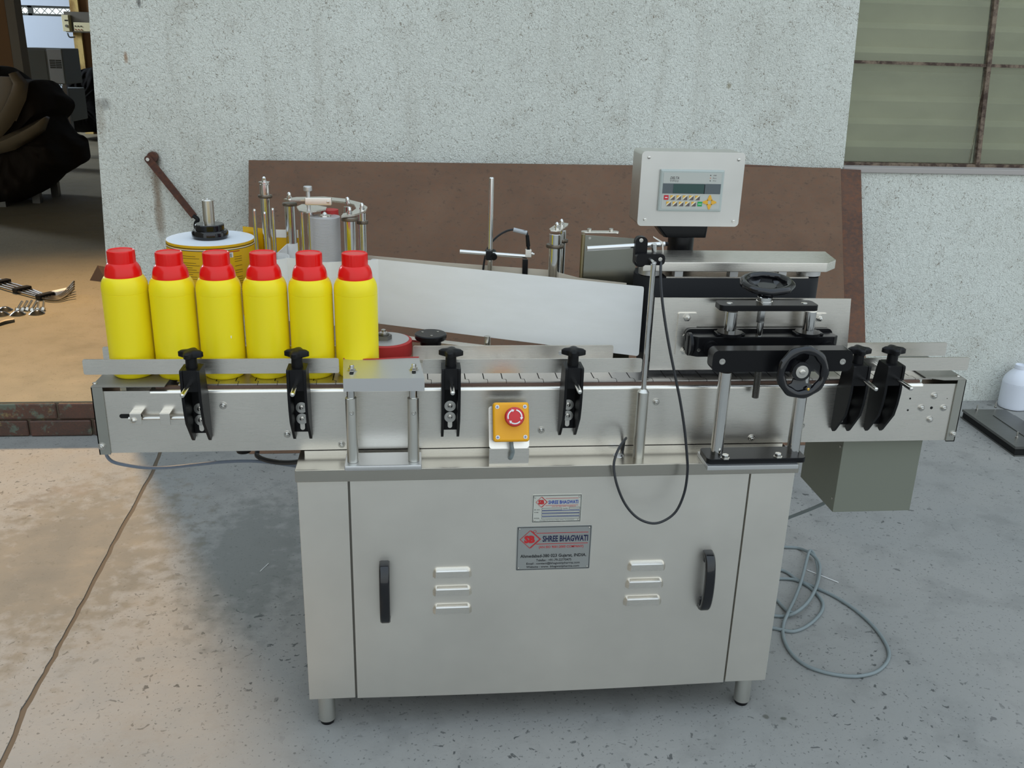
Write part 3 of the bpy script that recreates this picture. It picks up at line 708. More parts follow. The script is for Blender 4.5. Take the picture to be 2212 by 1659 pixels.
# tensioner
p = PY(258, 899, 0); p2 = PY(285, 899, 0)
build('slot', MB().prism(rrect(p.x, p2.x + .02, p.z - .0045, p.z + .0045, .0044), -.0004, .001, XZ), DARK, conv)
p = PY(265, 905, -.010); p2 = PY(410, 904, -.010)
build('tension_rod', MB().cyl((PY(278, 904, -.012).x, -.012, PY(300, 904, -.012).z), (p2.x, -.012, PY(300, 904, -.012).z), .0032, seg=10), BOLT, conv)
for c0, c1 in ((280, 308), (345, 370)):
    q0 = PY(c0, 892, -.018); q1 = PY(c1, 917, -.018)
    build('tension_clip', MB().box((q0.x, -.022, q1.z), (q1.x, -.019, q0.z), .001).box((q0.x, -.022, q0.z - .002), (q1.x, 0, q0.z), .0008), STEEL, conv)
p = PY(289, 908, -.022); build('screw', MB().lathe((p.x, -.022, p.z), [(.0055, 0), (.0055, .003), (.002, .005)], 6, (0, -1, 0)), BOLT, conv)

# ---- guide rails
def rail(px0, px1, py_t, h, y, z=None, name='guide_rail', t=.003):
    a = PY(px0, py_t, y); b = PY(px1, py_t, y); z1_ = (z if z else a.z)
    return build(name, MB().prism(rrect(a.x, b.x, z1_ - h, z1_, .004), y - t / 2, y + t / 2, XZ), STEEL, M_)
RY = .026
rail(178, 732, 780, .031, RY, .8375 + .003); rail(913, 1387, 781, .030, RY, .8365); rail(1835, 2093, 781, .029, RY, .8345)
RB = .129
rail(221, 735, 750, .031, RB, .8335); rail(892, 1325, 749, .031, RB, .8325)
rail(1825, 2046, 741, .031, RB + .0, .8355)
p = PY(1211, 763, RB - .003); build('screw', MB().cyl((p.x, RB - .0035, p.z), (p.x, RB - .001, p.z), .0045, seg=14), ALU, M_)

# ---- guide clamps
def make_clamp(loc):
    c = empty('guide_clamp', loc); c.parent = M_; c.location = Vector(loc) - wloc(M_)
    W_ = .0185; t = .0052
    # profile of a side cheek in (y,z); origin on the conveyor face at the clamp's head top
    ch = [(0, -.062), (-.004, -.060), (-.012, -.020), (-.018, -.001), (-.058, -.001), (-.060, -.004), (-.060, -.060), (-.057, -.085), (-.050, -.112), (-.016, -.158), (-.010, -.163), (-.002, -.160), (0, -.152)]
    mb = MB()
    for s_ in (-1, 1): mb.prism(ch, s_ * W_, s_ * (W_ - t), YZ, .0)
    mb.box((-W_ + t, -.058, -.044), (W_ - t, -.014, -.001), .001)
    mb.box((-W_ + t, -.004, -.150), (W_ - t, 0, -.055))
    build('clamp_body', mb, BLACK, c, local=True, sharp=40)
    # star knob
    mb = MB(); n = 48
    def star(r, z): return [(0 + r * (1 + .0) * cos(2 * pi * j / n), r * sin(2 * pi * j / n), z) for j in range(n)]
    prof = [(.60, .018), (1.0, .021), (1.0, .029), (.8, .032), (.3, .0335)]
    rs = []
    for k, z in prof:
        rs.append([((.0155 + .0085 * (0.5 + 0.5 * cos(4 * (2 * pi * j / n) + .6)) ** 1.3 * 1.0) * k * cos(2 * pi * j / n), (.0155 + .0085 * (0.5 + .5 * cos(4 * (2 * pi * j / n) + .6)) ** 1.3) * k * sin(2 * pi * j / n) - .036, z) for j in range(n)])
    mb.rings(rs); mb.cyl((0, -.036, -.002), (0, -.036, .020), .0112, .0105, 20)
    build('star_knob', mb, BLACK, c, local=True, sharp=50)
    build('clamp_rod', MB().lathe((0, RY - 0.0, -.026), [(.0045, 0), (.0045, .148), (.0038, .1515), (.001, .1525)], 14, (0, -1, 0)), CHROME, c, local=True)
    for z in (-.098, -.122):
        build('washer', MB().lathe((0, -.004, z), [(.0115, 0), (.0115, .0012), (.005, .0013), (.005, .003), (.0022, .0035), (.0020, .0060), (.0008, .0068)], 20, (0, -1, 0)), BOLT, c, local=True)
    build('slot', MB().prism(rrect(-.0045, .0045, -.146, -.128, .0044), -.0045, -.0043, XZ), STEEL, c, local=True)
    return c
heads = [408, 639, 975, 1241.7, 1863, 1937]
knobs = []
for i, h in enumerate(heads):
    p = PY(h, 797, -.059); loc = (p.x, 0, .8455)
    c = make_clamp(loc) if i == 0 else copy_tree(first_clamp, M_)
    if i == 0: first_clamp = c
    else: c.location = Vector(loc) - wloc(M_)

# ---- bottle spacer pad
pd = build('spacer_base', MB().box((PZ(744, 1004, .652).x, -.078, LZ), (PZ(911, 1004, .652).x, -.012, .652), .003), ALU, M_)
for px in (762.5, 893.5):
    p = PZ(px, 998, .652)
    x = p.x; y = -.056
    sl = build('sleeve', MB().cyl((x, y, .652), (x, y, PY(px, 862, y - .01).z), .0112, seg=28, bev=.001), STEELV, pd)
    build('piston', MB().cyl((x, y, .74), (x, y, .812), .0080, seg=20), CHROME, pd)
    q = PY(px, 893, y - .011); build('screw', MB().lathe((x + .001, y - .010, q.z), [(.0048, 0), (.0042, .0015), (.0022, .0017), (.0015, .001)], 12, (0, -1, 0)), BOLT, pd)
zpt = .834
fl = PZ(741, 818, zpt); fr_ = PZ(917, 817, zpt); rl = PZ(741, 777, zpt); rr_ = PZ(905, 776, zpt)
yf = (fl.y + fr_.y) / 2; yr = .040
arc = []
n = 20
for k in range(n + 1):
    s_ = k / n; x = rl.x + (rr_.x - rl.x) * s_
    dip = -.006 * sin(pi * min(1, s_ / .62)) if s_ < .62 else .005 * sin(pi * (s_ - .62) / .76)
    arc.append((x, yr + dip))
pt = build('spacer_plate', MB().prism([(fl.x, yf)] + [(fr_.x, yf)] + arc[::-1], .808, zpt), ALU, M_, sharp=30)
build('red_liner', MB().prism([(x, y - .0) for x, y in arc] + [(x, y + .0025) for x, y in arc[::-1]], .805, zpt + .0015), RRUB, pt)
for px, py in ((760, 803), (894, 801)):
    p = PZ(px, py, zpt)
    build('slot', MB().prism(rrect(p.x - .004, p.x + .004, p.y - .018, p.y + .014, .0039), zpt, zpt + .0003), DARK, pt)
    build('bolt', MB().lathe((p.x, p.y + .004, zpt), [(.0095, 0), (.0095, .0018), (.007, .002), (.007, .006), (.0045, .0065), (.0045, .012), (.003, .013)], 6), BOLT, pt, sharp=30)
# ---- red rimmed gripping wheel and black knob behind the rail
wh = build('gripping_wheel', MB().cyl((-.207, .250, .78), (-.207, .250, .8115), .0535, seg=48), ALU, M_)
build('red_tyre', MB().lathe((-.207, .250, .776), [(.0535, 0), (.0600, .001), (.0610, .016), (.0600, .033), (.0535, .035)], 48), RRUB, wh)
build('hub_nut', MB().cyl((-.210, .250, .8115), (-.210, .250, .821), .0185, seg=6).cyl((-.210, .25, .821), (-.210, .25, .824), .012), DSTEEL, wh)
build('bolt', MB().lathe((-.210, .250, .824), [(.009, 0), (.009, .003), (.005, .004), (.005, .009), (.003, .010)], 12), BOLT, wh)
build('wheel_shaft', MB().cyl((-.207, .250, LZ), (-.207, .250, .78), .012), STEELV, wh)
kb = build('black_collar', MB().lathe((-.105, .262, .795), [(.024, 0), (.024, .012), (.0345, .013), (.036, .016), (.036, .0235), (.034, .0255)], 40), BANOD, M_)
for a_ in (0.6, 2.7, 4.8): build('screw', MB().cyl((-.105 + .02 * cos(a_), .262 + .02 * sin(a_), .820), (-.105 + .02 * cos(a_), .262 + .02 * sin(a_), .8215), .003, seg=10), BOLT, kb)
build('column', MB().cyl((-.105, .262, LZ), (-.105, .262, .795), .012), STEELV, kb)

# ---- emergency stop on its bent bracket
ex0 = PY(1056, 1003, -.060).x; ex1 = PY(1142, 1003, -.060).x
yE = -.060
mb = MB().box((ex0, yE, LZ - .004), (ex1, yE + .0022, LZ + .036), .0008)
RB_ = Matrix.Translation((0, yE, LZ + .036)) @ Matrix.Rotation(radians(-24), 4, 'X')
mb.prism(rrect(ex0, ex1, 0, .085, .006), 0, .0022, RB_ @ XZ)
estb = build('stop_bracket', mb, STEEL, M_)
RX_ = Matrix.Rotation(radians(-24), 4, 'X')
ec = PY(1103, 912, -.075)
EM = Matrix.Translation(ec) @ RX_
ew, eh = .0355, .0385
es = build('stop_box', MB().box((-ew + .002, .004, -eh + .001), (ew - .002, .034, eh - .001), .004, 2, EM), EGREY, M_)
build('yellow_cover', MB().box((-ew, -.014, -eh), (ew, .006, eh), .0055, 3, EM), EYEL, es)
mb = MB(); mb.lathe((0, 0, 0), [(.0125, 0), (.0125, .012), (.0165, .013), (.0190, .017), (.0190, .024), (.0170, .0275), (.010, .0290), (.002, .0295)], 36, (0, -1, 0))
m2 = MB().add(mb.v, mb.f, EM @ Matrix.Translation((.004, -.014, .009)))
build('red_button', m2, EREDM, es, sharp=40)
mb = MB()
for a0 in (2.0, -.1, 4.1):
    n = 12; ri, ro = .0120, .0145
    pts = []
    for k in range(n + 1):
        a = a0 + 1.45 * k / n
        pts.append((ri, a)); 
    vs = [(ri * cos(a), -.0287 + 0.0006, ri * sin(a)) for _, a in pts] + [(ro * cos(a), -.0286 + .0012, ro * sin(a)) for _, a in pts]
    mb.add(vs, [(k, k + 1, n + 2 + k, n + 1 + k) for k in range(n)], EM @ Matrix.Translation((.004, -.0156, .009)))
    rm = (ri + ro) / 2
    tri = [((ri - .0022) * cos(a0 + .0), -.0283, (ri - .0022) * sin(a0)), ((ro + .0018) * cos(a0), -.0272, (ro + .0018) * sin(a0)), (rm * cos(a0 - .38), -.0283, rm * sin(a0 - .38))]
    mb.add(tri, [(0, 1, 2)], EM @ Matrix.Translation((.004, -.0158, .009)))
build('turn_arrows', mb, WHITE, es)
for sx_ in (-1, 1):
    for sz_ in (-1, 1):
        m1 = MB().lathe((0, 0, 0), [(.0042, 0), (.0040, .0012), (.001, .0016)], 12, (0, -1, 0))
        build('screw', MB().add(m1.v, m1.f, EM @ Matrix.Translation((sx_ * (ew - .0085), -.0135, sz_ * (eh - .009)))), ALU, es)
        build('cross_slot', MB().box((-.0025, -.0165, -.0004), (.0025, -.0152, .0004), M=EM @ Matrix.Translation((sx_ * (ew - .0085), 0, sz_ * (eh - .009)))).box((-.0004, -.0165, -.0025), (.0004, -.0152, .0025), M=EM @ Matrix.Translation((sx_ * (ew - .0085), 0, sz_ * (eh - .009)))), INKBL, es)
b0 = EM @ Vector((.002, .018, -eh))
q = PY(1102, 990, yE)
build('stop_cable', MB().tube([b0 + Vector((0, 0, .006)), b0 + Vector((.001, -.006, -.008)), Vector((q.x + .003, yE - .014, q.z + .020)), Vector((q.x, yE - .010, q.z + .006)), Vector((q.x - .001, yE + .004, q.z))], .0042, 10), GREYCAB, es)

# ---- sensor post with cross clamps
sp = PZ(1378, 986, LZ); sxp, syp = sp.x + .0005, -.030
zA = PY(1388, 840, syp).z; zTop = PY(1411, 568, syp).z
sn = build('sensor_post', MB().lathe((sxp, syp, LZ), [(.0118, 0), (.0118, zA - LZ - .006), (.0072, zA - LZ)], 28), STEELV, M_)
build('post_rod', MB().cyl((sxp, syp, zA - .002), (sxp, syp, zTop), .0052, seg=16), CHROME, sn)
# small rod leaving the top of the post and going back to the cross clamp
tA = PY(1411, 571, syp); tB = PY(1392, 548, .005)
build('post_arm', MB().cyl((sxp, syp - .003, zTop - .001), tuple(PY(1390, 546, .010)), .0055, seg=14), CHROME, sn)
q0 = PY(1385, 512, .0); q1 = PY(1398, 573, .0)
mb = MB().prism(rrect(PY(1371, 540, 0).x, PY(1397, 540, 0).x, PY(1385, 576, 0).z, PY(1385, 511, 0).z, .010), -.004, .012, XZ)
a_ = PY(1372, 565, -.012); b_ = PY(1434, 565, -.012)
mb.prism(rrect(a_.x, b_.x, PY(1400, 571, -.012).z, PY(1400, 547, -.012).z, .008), -.020, -.004, XZ)
build('cross_clamp', mb, BLACK, sn)
for px, py, y in ((1385, 519, -.004), (1426, 560, -.020)):
    p = PY(px, py, y); build('screw', MB().lathe((p.x, y, p.z), [(.0042, 0), (.0040, .0012), (.0022, .0013), (.0018, .0008)], 10, (0, -1, 0)), BOLT, sn)
p0 = PY(1268, 537, .006); p1 = PY(1436, 527, .006)
build('cross_rod', MB().cyl(p0, p1, .0050, seg=16), CHROME, sn)
p0 = PY(1413, 526, -.002); p1 = PY(1413, 556, -.002); build('stub_rod', MB().cyl(p1, p0, .0050, seg=14, bev=.0008), CHROME, sn)
build('sensor_blade', MB().add([tuple(PY(1411, 510, .03)), tuple(PY(1433, 523, -.004)), tuple(PY(1434, 556, -.004)), tuple(PY(1431, 556, -.004)), tuple(PY(1430, 525, -.003)), tuple(PY(1411, 513, .03))], [(0, 1, 4, 5), (1, 2, 3, 4)]), STEEL, sn)
build('sensor_eye', MB().cyl(PY(1436, 527, .006), PY(1443, 527, .006), .004, seg=10), BLACK, sn)
path = [(1428, 566, -.02), (1427, 585, -.035), (1428, 620, -.05), (1433, 670, -.065), (1444, 740, -.08), (1459, 815, -.09), (1470, 870, -.095), (1479, 930, -.10), (1484, 985, -.105), (1485, 1020, -.105), (1478, 1065, -.105), (1460, 1105, -.105), (1432, 1126, -.105), (1405, 1130, -.105), (1375, 1117, -.105), (1350, 1088, -.10), (1333, 1048, -.095), (1326, 1010, -.085)]
P = [PY(*p) for p in path] + [PY(1330, 985, -.075), PY(1340, 963, -.06), PY(1352, 947, -.035), PY(1349, 952, -.012), PY(1345, 975, -.004), PZ(1342, 988, LZ)]
build('sensor_cable', MB().tube(P, .0027, 8), BLKCAB, sn)
p = PZ(1336, 984, LZ); build('grommet', MB().lathe((p.x, p.y, LZ), [(.011, 0), (.0105, .0015), (.004, .002)], 20), ALU, sn)

# ---- counter pressure press: two posts, crossbars, handwheels, pusher block and back plate
zq = .650
br0 = build('press_base', MB().prism([(PZ(1524, 1007, .650).x + .004, -.104), (PZ(1727, 1005, .650).x, -.104), (PZ(1727, 1005, .650).x, -.030), (PZ(1505, 978, .650).x + .004, -.030)], LZ, .650, bev=.001), ALU, M_)
bp = build('press_foot', MB().prism(rrect(.444, .652, -.096, -.036, .010), .650, .661, bev=.0012), BANOD, M_)
PXL, PXR, PYY = .4715, .6335, -.066
for x in (PXL, PXR):
    build('press_post', MB().cyl((x, PYY, .661), (x, PYY, .838), .0128, seg=28), CHROME, bp)
for px, py in ((1567, 983), (1681, 980)):
    p = PZ(px, py, .668)
    build('bolt', MB().lathe((p.x, p.y, .661), [(.0095, 0), (.0095, .0015), (.0072, .0016), (.0072, .0075), (.006, .0085)], 6), BOLT, bp, sharp=30)
# front bar
fx0 = PY(1537, 780, -.074).x; fx1 = PY(1838, 780, -.074).x; fz0 = PY(1690, 803, -.080).z; fz1 = PY(1690, 757, -.080).z
fb = build('front_bar', MB().prism(rrect(fx0, fx1, fz0, fz1, .012, 6), -.080, -.048, XZ), BANOD, M_, sharp=40)
for px in (1560, 1820):
    p = PY(px, 781, -.080); build('screw', MB().lathe((p.x, -.080, p.z), [(.0065, 0), (.0062, .0012), (.0035, .0013), (.003, .0006)], 16, (0, -1, 0)), BOLT, fb)
# guide rods between the front bar and the block
for px, py in ((1560, 781), (1820, 781)):
    p = PY(px, py, -.080)
    build('guide_rod', MB().cyl((p.x, -.050, p.z + .004), (p.x + .0, .030, p.z + .004), .0085, seg=18), BGLOSS, fb)
    build('rod_collar', MB().cyl((p.x, -.012, p.z + .004), (p.x, .0, p.z + .004), .0155, seg=24), BANOD, fb)
# pusher block
bk0 = PY(1505, 745, -.004).x; bk1 = PY(1802, 745, -.004).x
zb0 = PY(1650, 772, -.004).z; zb1 = PY(1650, 729, -.004).z
pb_ = build('pusher_block', MB().prism([(bk0 + .004, .000), (bk1, .000), (bk1 + .012, .010), (bk1 + .006, .032), (bk1 - .02, .038), (bk0 + .01, .038), (bk0 - .014, .030), (bk0 - .014, .012)], zb0, zb1, bev=.002), BANOD, M_)
build('end_boss', MB().cyl((bk0 - .012, .018, zb1 - .02), (bk0 - .006, .018, zb1 - .02), .024, seg=28), BANOD, pb_)
for px in (1510, 1527): 
    p = PY(px, 757, -.004); build('screw', MB().cyl((p.x, .0, p.z), (p.x, -.002, p.z), .0038, seg=12), BOLT, pb_)
for px in (1576, 1745):
    p = PY(px, 722, .014); x = p.x; y = .016
    build('flange', MB().cyl((x, y, zb1), (x, y, zb1 + .007), .0285 * .9, seg=32).box((x - .030, y - .012, zb1), (x + .030, y + .012, zb1 + .006), .002), BANOD, pb_)
    build('guide_column', MB().cyl((x, y, zb1 + .007), (x, y, PY(px, 672, y).z), .0125, seg=24), CHROME, pb_)
ztb = PY(1650, 668, -.006).z
x0_ = PY(1556, 668, -.006).x; x1_ = PY(1769, 668, -.006).x
tb = build('top_bar', MB().prism(rrect(x0_, x1_, -.008, .036, .010), ztb - .004, ztb + .008, bev=.0012), BANOD, M_)
for px in (1584, 1747):
    p = PZ(px, 661, ztb + .008); build('screw', MB().lathe((p.x, .012, ztb + .008), [(.0065, 0), (.006, .0008), (.0035, .0004)], 16), BOLT, tb)
wx = PY(1650, 660, .012).x
build('spindle', MB().cyl((wx - .003, .012, zb1), (wx - .002, .012, ztb), .0068, seg=16).cyl((wx - .003, .012, zb1 + .028), (wx - .003, .012, ztb), .0088, seg=6), CHROME, tb, sharp=30)
zh = PY(1654, 640, .012).z
build('spindle_nut', MB().cyl((wx, .012, ztb + .008), (wx, .012, zh), .0148, seg=20, bev=.001).cyl((wx, .012, ztb + .007), (wx, .012, ztb + .013), .0165, seg=20), CHROME, tb)
# threaded rod below the block
mb = MB(); tx = PY(1637, 805, -.02).x; zlo = PY(1628, 858, -.02).z; zhi = .85; prof = []
zz_ = zlo; 
while zz_ < zhi: prof += [(.0062, zz_ - zlo), (.0072, zz_ - zlo + .0009)]; zz_ += .0018
mb.lathe((tx, -.022, zlo), prof, 14); build('threaded_rod', mb, DSTEEL, tb, sharp=20)
# handwheels
def handwheel(name, C, ax, R, parent, crank):
    ax = Vector(ax).normalized(); q = ax.to_track_quat('Z', 'Y').to_matrix().to_4x4(); MT = Matrix.Translation(C) @ q
    hw = empty(name, C); hw.parent = parent; hw.location = Vector(C) - wloc(parent)
    mb = MB(); rs = []; n = 60
    for j in range(n):
        a = 2 * pi * j / n; lob = .0014 * cos(9 * a)
        rs.append([((R - .0085 + (.0085 + lob * .8) * cos(t)) * cos(a), (R - .0085 + (.0085 + lob * .8) * cos(t)) * sin(a), .0075 * sin(t) + .004) for t in [2 * pi * k / 12 for k in range(12)]])
    mb.rings(rs, closed=True)
    t = MB().add(mb.v, mb.f, MT); build('rim', t, BGLOSS, hw, sharp=70)
    # dished web with three openings drawn as spokes
    mb = MB()
    for k in range(3):
        a0 = 2 * pi * k / 3 + .52; m = 8; half = .84
        A = [a0 - half + 2 * half * i / m for i in range(m + 1)]
        top_ = [(.014 * cos(a), .014 * sin(a), .000) for a in A] + [((R - .012) * cos(a0 + (a - a0) * 1.0), (R - .012) * sin(a0 + (a - a0) * 1.0), .003) for a in A[::-1]]
        mid_ = []
        r1 = [(.014 * cos(a), .014 * sin(a), -.006) for a in A]; r2 = [((R * .55) * cos(a0 + (a - a0) * .62), (R * .55) * sin(a0 + (a - a0) * .62), -.007) for a in A]; r3 = [((R - .010) * cos(a), (R - .010) * sin(a), .003) for a in A]
        vs = r1 + r2 + r3; vs2 = [(x, y, z - .004) for x, y, z in vs]; w2 = m + 1
        fs = [(i + s * w2, i + 1 + s * w2, i + 1 + (s + 1) * w2, i + (s + 1) * w2) for s in (0, 1) for i in range(m)]
        nn = len(vs); fb_ = [tuple(nn + i for i in f[::-1]) for f in fs]
        edge = [(0, w2, nn + w2, nn), (w2, 2 * w2, nn + 2 * w2, nn + w2), (m, nn + m, nn + m + w2, m + w2), (m + w2, nn + m + w2, nn + m + 2 * w2, m + 2 * w2)]
        mb.add(vs + vs2, fs + fb_ + edge)
    t = MB().add(mb.v, mb.f, MT); build('spokes', t, BGLOSS, hw, sharp=50)
    h = MB().lathe((0, 0, -.024), [(.016, 0), (.019, .010), (.020, .020), (.019, .024)], 28); build('hub', MB().add(h.v, h.f, MT), BGLOSS, hw)
    if crank:
        h = MB().lathe((0, 0, 0), [(.0132, 0), (.0128, .0022), (.0055, .0024), (.0055, .0052), (.003, .0062)], 24); build('hub_washer', MB().add(h.v, h.f, MT), BOLT, hw)
        h = MB().lathe((.014, -.034, 0), [(.006, 0), (.006, .007), (.0035, .008)], 14); build('crank_socket', MB().add(h.v, h.f, MT), BGLOSS, hw)
        h = MB().lathe((.014, -.034, .0078), [(.0034, 0), (.002, .0012)], 10); build('brass_insert', MB().add(h.v, h.f, MT), mat('brass', (0.8, 0.5, 0.1), 0.3, 1.0), hw)
    else:
        h = MB().cyl((0, 0, -.030), (0, 0, -.022), .0125, seg=20); build('hub_neck', MB().add(h.v, h.f, MT), BGLOSS, hw)
    return hw
hc = PY(1732, 803, -.106)
handwheel('front_handwheel', tuple(hc), (0.02, -1, 0.06), .0530, M_, True)
build('wheel_shaft', MB().cyl((hc.x, -.090, hc.z), (hc.x, .03, hc.z), .008, seg=16), CHROME, M_)
build('feed_screw', MB().cyl(PY(1690, 757, .0), PY(1674, 748, .022), .005, seg=14), WHITE, M_)
hc2 = PY(1654, 611, .012)
handwheel('top_handwheel', (wx + .001, .012, max(hc2.z, zh + .030) - .007), (-.05, -.14, 1), .0545, M_, False)
# back plate with its ears
Ypl = .052
tl = PY(1415, 643, Ypl); tr = PY(1838, 645, Ypl); bl_ = PY(1402, 798, Ypl); br_ = PY(1826, 797, Ypl)
bpz = (bl_.z + br_.z) / 2
pp = build('pressure_plate', MB().prism([(tl.x, tl.z), (tr.x, tr.z), (br_.x, bpz), (bl_.x, bpz)], Ypl - .0015, Ypl + .0015, XZ), STEEL, M_)
build('pressure_pad', MB().box((bl_.x + .01, Ypl + .0015, bpz + .005), (br_.x - .01, Ypl + .009, tl.z - .006)), BFOAM, pp)
for a_, b_, c_, d_ in ((1466, 1498, 676, 767), (1757, 1782, 677, 715)):
    p0 = PY(a_, c_, Ypl - .004); p1 = PY(b_, d_, Ypl - .004)
    build('mounting_ear', MB().prism(rrect(p0.x, p1.x, p1.z, p0.z, .003), Ypl - .006, Ypl - .0015, XZ), DSTEEL if 0 else STEEL, pp)
for px, py in ((1485, 687), (1485, 727), (1479, 759), (1771, 688)):
    y = Ypl - .006; p = PY(px, py, y - .004)
    build('nut', MB().lathe((p.x, y, p.z), [(.0085, 0), (.0085, .0015), (.0062, .0016), (.0062, .006), (.0035, .0065), (.0035, .011), (.002, .012)], 6, (0, -1, 0)), BOLT, pp, sharp=30)
p0 = PY(1479, 708, .045); p1 = PY(1790, 745, .045)
build('swing_bar', MB().prism(rrect(p0.x, p1.x, p1.z + .004, p0.z, .012), .036, .044, XZ), BANOD, pp)

# ---- wrap belt unit behind the conveyor
YB = .152; ZL = PY(1700, 568, YB).z
lx0 = PY(1390, 563, YB).x; lx1 = PY(1788, 568, YB).x; c1 = PZ(1806, 561, ZL); c2 = PZ(1783, 543, ZL); c0 = PZ(1440, 540, ZL)
bu = build('wrap_belt_cover', MB().prism([(lx0, YB), (lx1, YB), (c1.x, c1.y), (c2.x, c2.y), (lx0 + .012, c2.y + .004)], ZL - .020, ZL, bev=.0012), STEEL, M_)
bz = PY(1385, 765, YB).z
build('belt_frame', MB().box((lx0 + .03, YB + .012, LZ), (lx1 - .03, c2.y - .01, bz + .004)), BFOAM, bu)
mb = MB(); R_ = .045; ybm = (YB + .006 + c2.y) / 2 - .004; hw_ = (c2.y - YB) / 2 - .006; xa, xb = lx0 - .002 + hw_ * .6, lx1 + .004 - hw_ * .6
loop = [(xb + hw_ * .6 * sin(a), ybm - hw_ * cos(a)) for a in [pi * k / 14 for k in range(15)]] + [(xa - hw_ * .6 * sin(a), ybm + hw_ * cos(a)) for a in [pi * k / 14 for k in range(15)]]
build('wrap_belt', MB().prism(loop, bz, ZL - .036), BFOAM, bu, sharp=30)
build('belt_top_plate', MB().box((lx0 + .055, YB + .008, ZL - .036), (lx1 - .035, c2.y - .012, ZL - .033)), STEEL, bu)
for px in (1466, 1585, 1690):
    p = PY(px, 590, YB + .01); build('spacer_block', MB().box((p.x - .009, YB + .008, ZL - .033), (p.x + .009, YB + .03, ZL - .020)), ALU, bu)
build('belt_roller', MB().cyl((lx0 + .028, YB + .042, ZL - .034), (lx0 + .028, YB + .042, ZL - .020), .026, seg=24).cyl((lx1 - .022, YB + .042, ZL - .034), (lx1 - .022, YB + .042, ZL - .020), .026, seg=24), ALU, bu)
# ---- control box on its black neck
HY = .30
a_ = PY(1385, 325, HY); b_ = PY(1610, 331, HY); c_ = PY(1594, 492, HY); d_ = PY(1380, 485, HY)
hx0, hx1 = (a_.x + d_.x) / 2 - .001, (b_.x + c_.x) / 2; hz0, hz1 = (c_.z + d_.z) / 2, (a_.z + b_.z) / 2
cb = build('control_box', MB().prism(rrect(hx0 + .001, hx1 - .001, hz0 + .001, hz1 - .001, .008, 5), HY, HY + .085, XZ, bev=.0), STEELV, M_, sharp=30)
build('front_plate', MB().prism(rrect(hx0, hx1, hz0, hz1, .009, 5), HY - .002, HY, XZ), brushed('box_front_steel', (0.64, 0.63, 0.60), .34, .48), cb)
for px, py in ((1402, 340), (1596, 345), (1393, 474), (1584, 478)):
    p = PY(px, py, HY - .002); build('screw', MB().lathe((p.x, HY - .002, p.z), [(.0038, 0), (.0034, .002), (.0014, .003)], 12, (0, -1, 0)), BOLT, cb)
k0 = PY(1428, 362, HY - .008); k1 = PY(1566, 372, HY - .008); k2 = PY(1421, 454, HY - .008); k3 = PY(1556, 458, HY - .008)
kx0, kx1, kz0, kz1 = (k0.x + k2.x) / 2, (k1.x + k3.x) / 2, (k2.z + k3.z) / 2 - .001, (k0.z + k1.z) / 2
kw, kh = kx1 - kx0, kz1 - kz0; yk = HY - .010
mb = MB()
kf = build('keypad_frame', MB().rings([[(x, HY - .002, z) for x, z in rrect(kx0, kx1, kz0, kz1, .001, 1)], [(x, yk + .002, z) for x, z in rrect(kx0, kx1, kz0, kz1, .001, 1)], [(x, yk, z) for x, z in rrect(kx0 + .003, kx1 - .003, kz0 + .003, kz1 - .003, .001, 1)]]), KEYF, cb, sharp=20)
u = lambda s_: kx0 + s_ * kw
vv = lambda s_: kz1 - s_ * kh
def kq(name, u0, u1, v0, v1, m, y=0): return build(name, MB().box((u(u0), yk - .0006 - y, vv(v1)), (u(u1), yk - y, vv(v0))), m, cb)
kq('keypad_face', .045, .955, .065, .935, KEYP); kq('display_band', .045, .955, .325, .565, LCDB, .0006); kq('display', .21, .70, .335, .555, LCD, .0012)
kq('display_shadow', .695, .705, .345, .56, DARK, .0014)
keys = [(.075 + .0985 * i, .605) for i in range(6)] + [(.12 + .0985 * i, .755) for i in range(6)]
for i, (ku, kv) in enumerate(keys):
    if i == 0: kq('key', ku, ku + .072, kv, kv + .11, KRED, .0008); kq('key_mark', ku + .015, ku + .055, kv + .045, kv + .065, WHITE, .0014); continue
    if i == 11: kq('key', ku, ku + .072, kv, kv + .11, KGRN, .0008); kq('key_mark', ku + .01, ku + .062, kv + .05, kv + .06, WHITE, .0014); continue
    kk = kq('key', ku, ku + .072, kv, kv + .11, KCRM, .0008)
    y = yk - .0018; a1, b1 = ku, ku + .072; c1_, d1_ = kv, kv + .11
    build('key_mark', MB().add([(u(a1 + .002), y, vv(d1_)), (u(b1), y, vv(d1_)), (u(b1), y, vv(c1_ + .01))], [(0, 1, 2)]), KDRK, cb)
    build('key_mark', MB().add([(u(a1), y, vv(c1_ + .002)), (u(a1 + .048), y, vv(c1_ + .002)), (u(a1), y, vv(c1_ + .07))], [(0, 1, 2)]), KYEL, cb)
for cu_, cv_, dx, dz in ((.80, .66, 0, 1), (.80, .87, 0, -1), (.735, .765, -1, 0), (.865, .765, 1, 0)):
    cx_, cz_ = u(cu_), vv(cv_); s_ = .0062; y0_ = yk - .0018
    if dz: tri = [(cx_ - s_, y0_, cz_ - dz * s_ * .9), (cx_ + s_, y0_, cz_ - dz * s_ * .9), (cx_ + .0015, y0_, cz_ + dz * s_), (cx_ - .0015, y0_, cz_ + dz * s_)]
    else: tri = [(cx_ - dx * s_ * .9, y0_, cz_ - s_), (cx_ - dx * s_ * .9, y0_, cz_ + s_), (cx_ + dx * s_, y0_, cz_ + .0015), (cx_ + dx * s_, y0_, cz_ - .0015)]
    tri2 = [(p[0], yk, p[2]) for p in tri]
    build('arrow_key', MB().rings([tri2, tri]), KYEL, cb)
text('lettering', 'DELTA', u(.15), u(.29), vv(.225), vv(.16), yk - .0008, KDRK, cb, .02, .3)
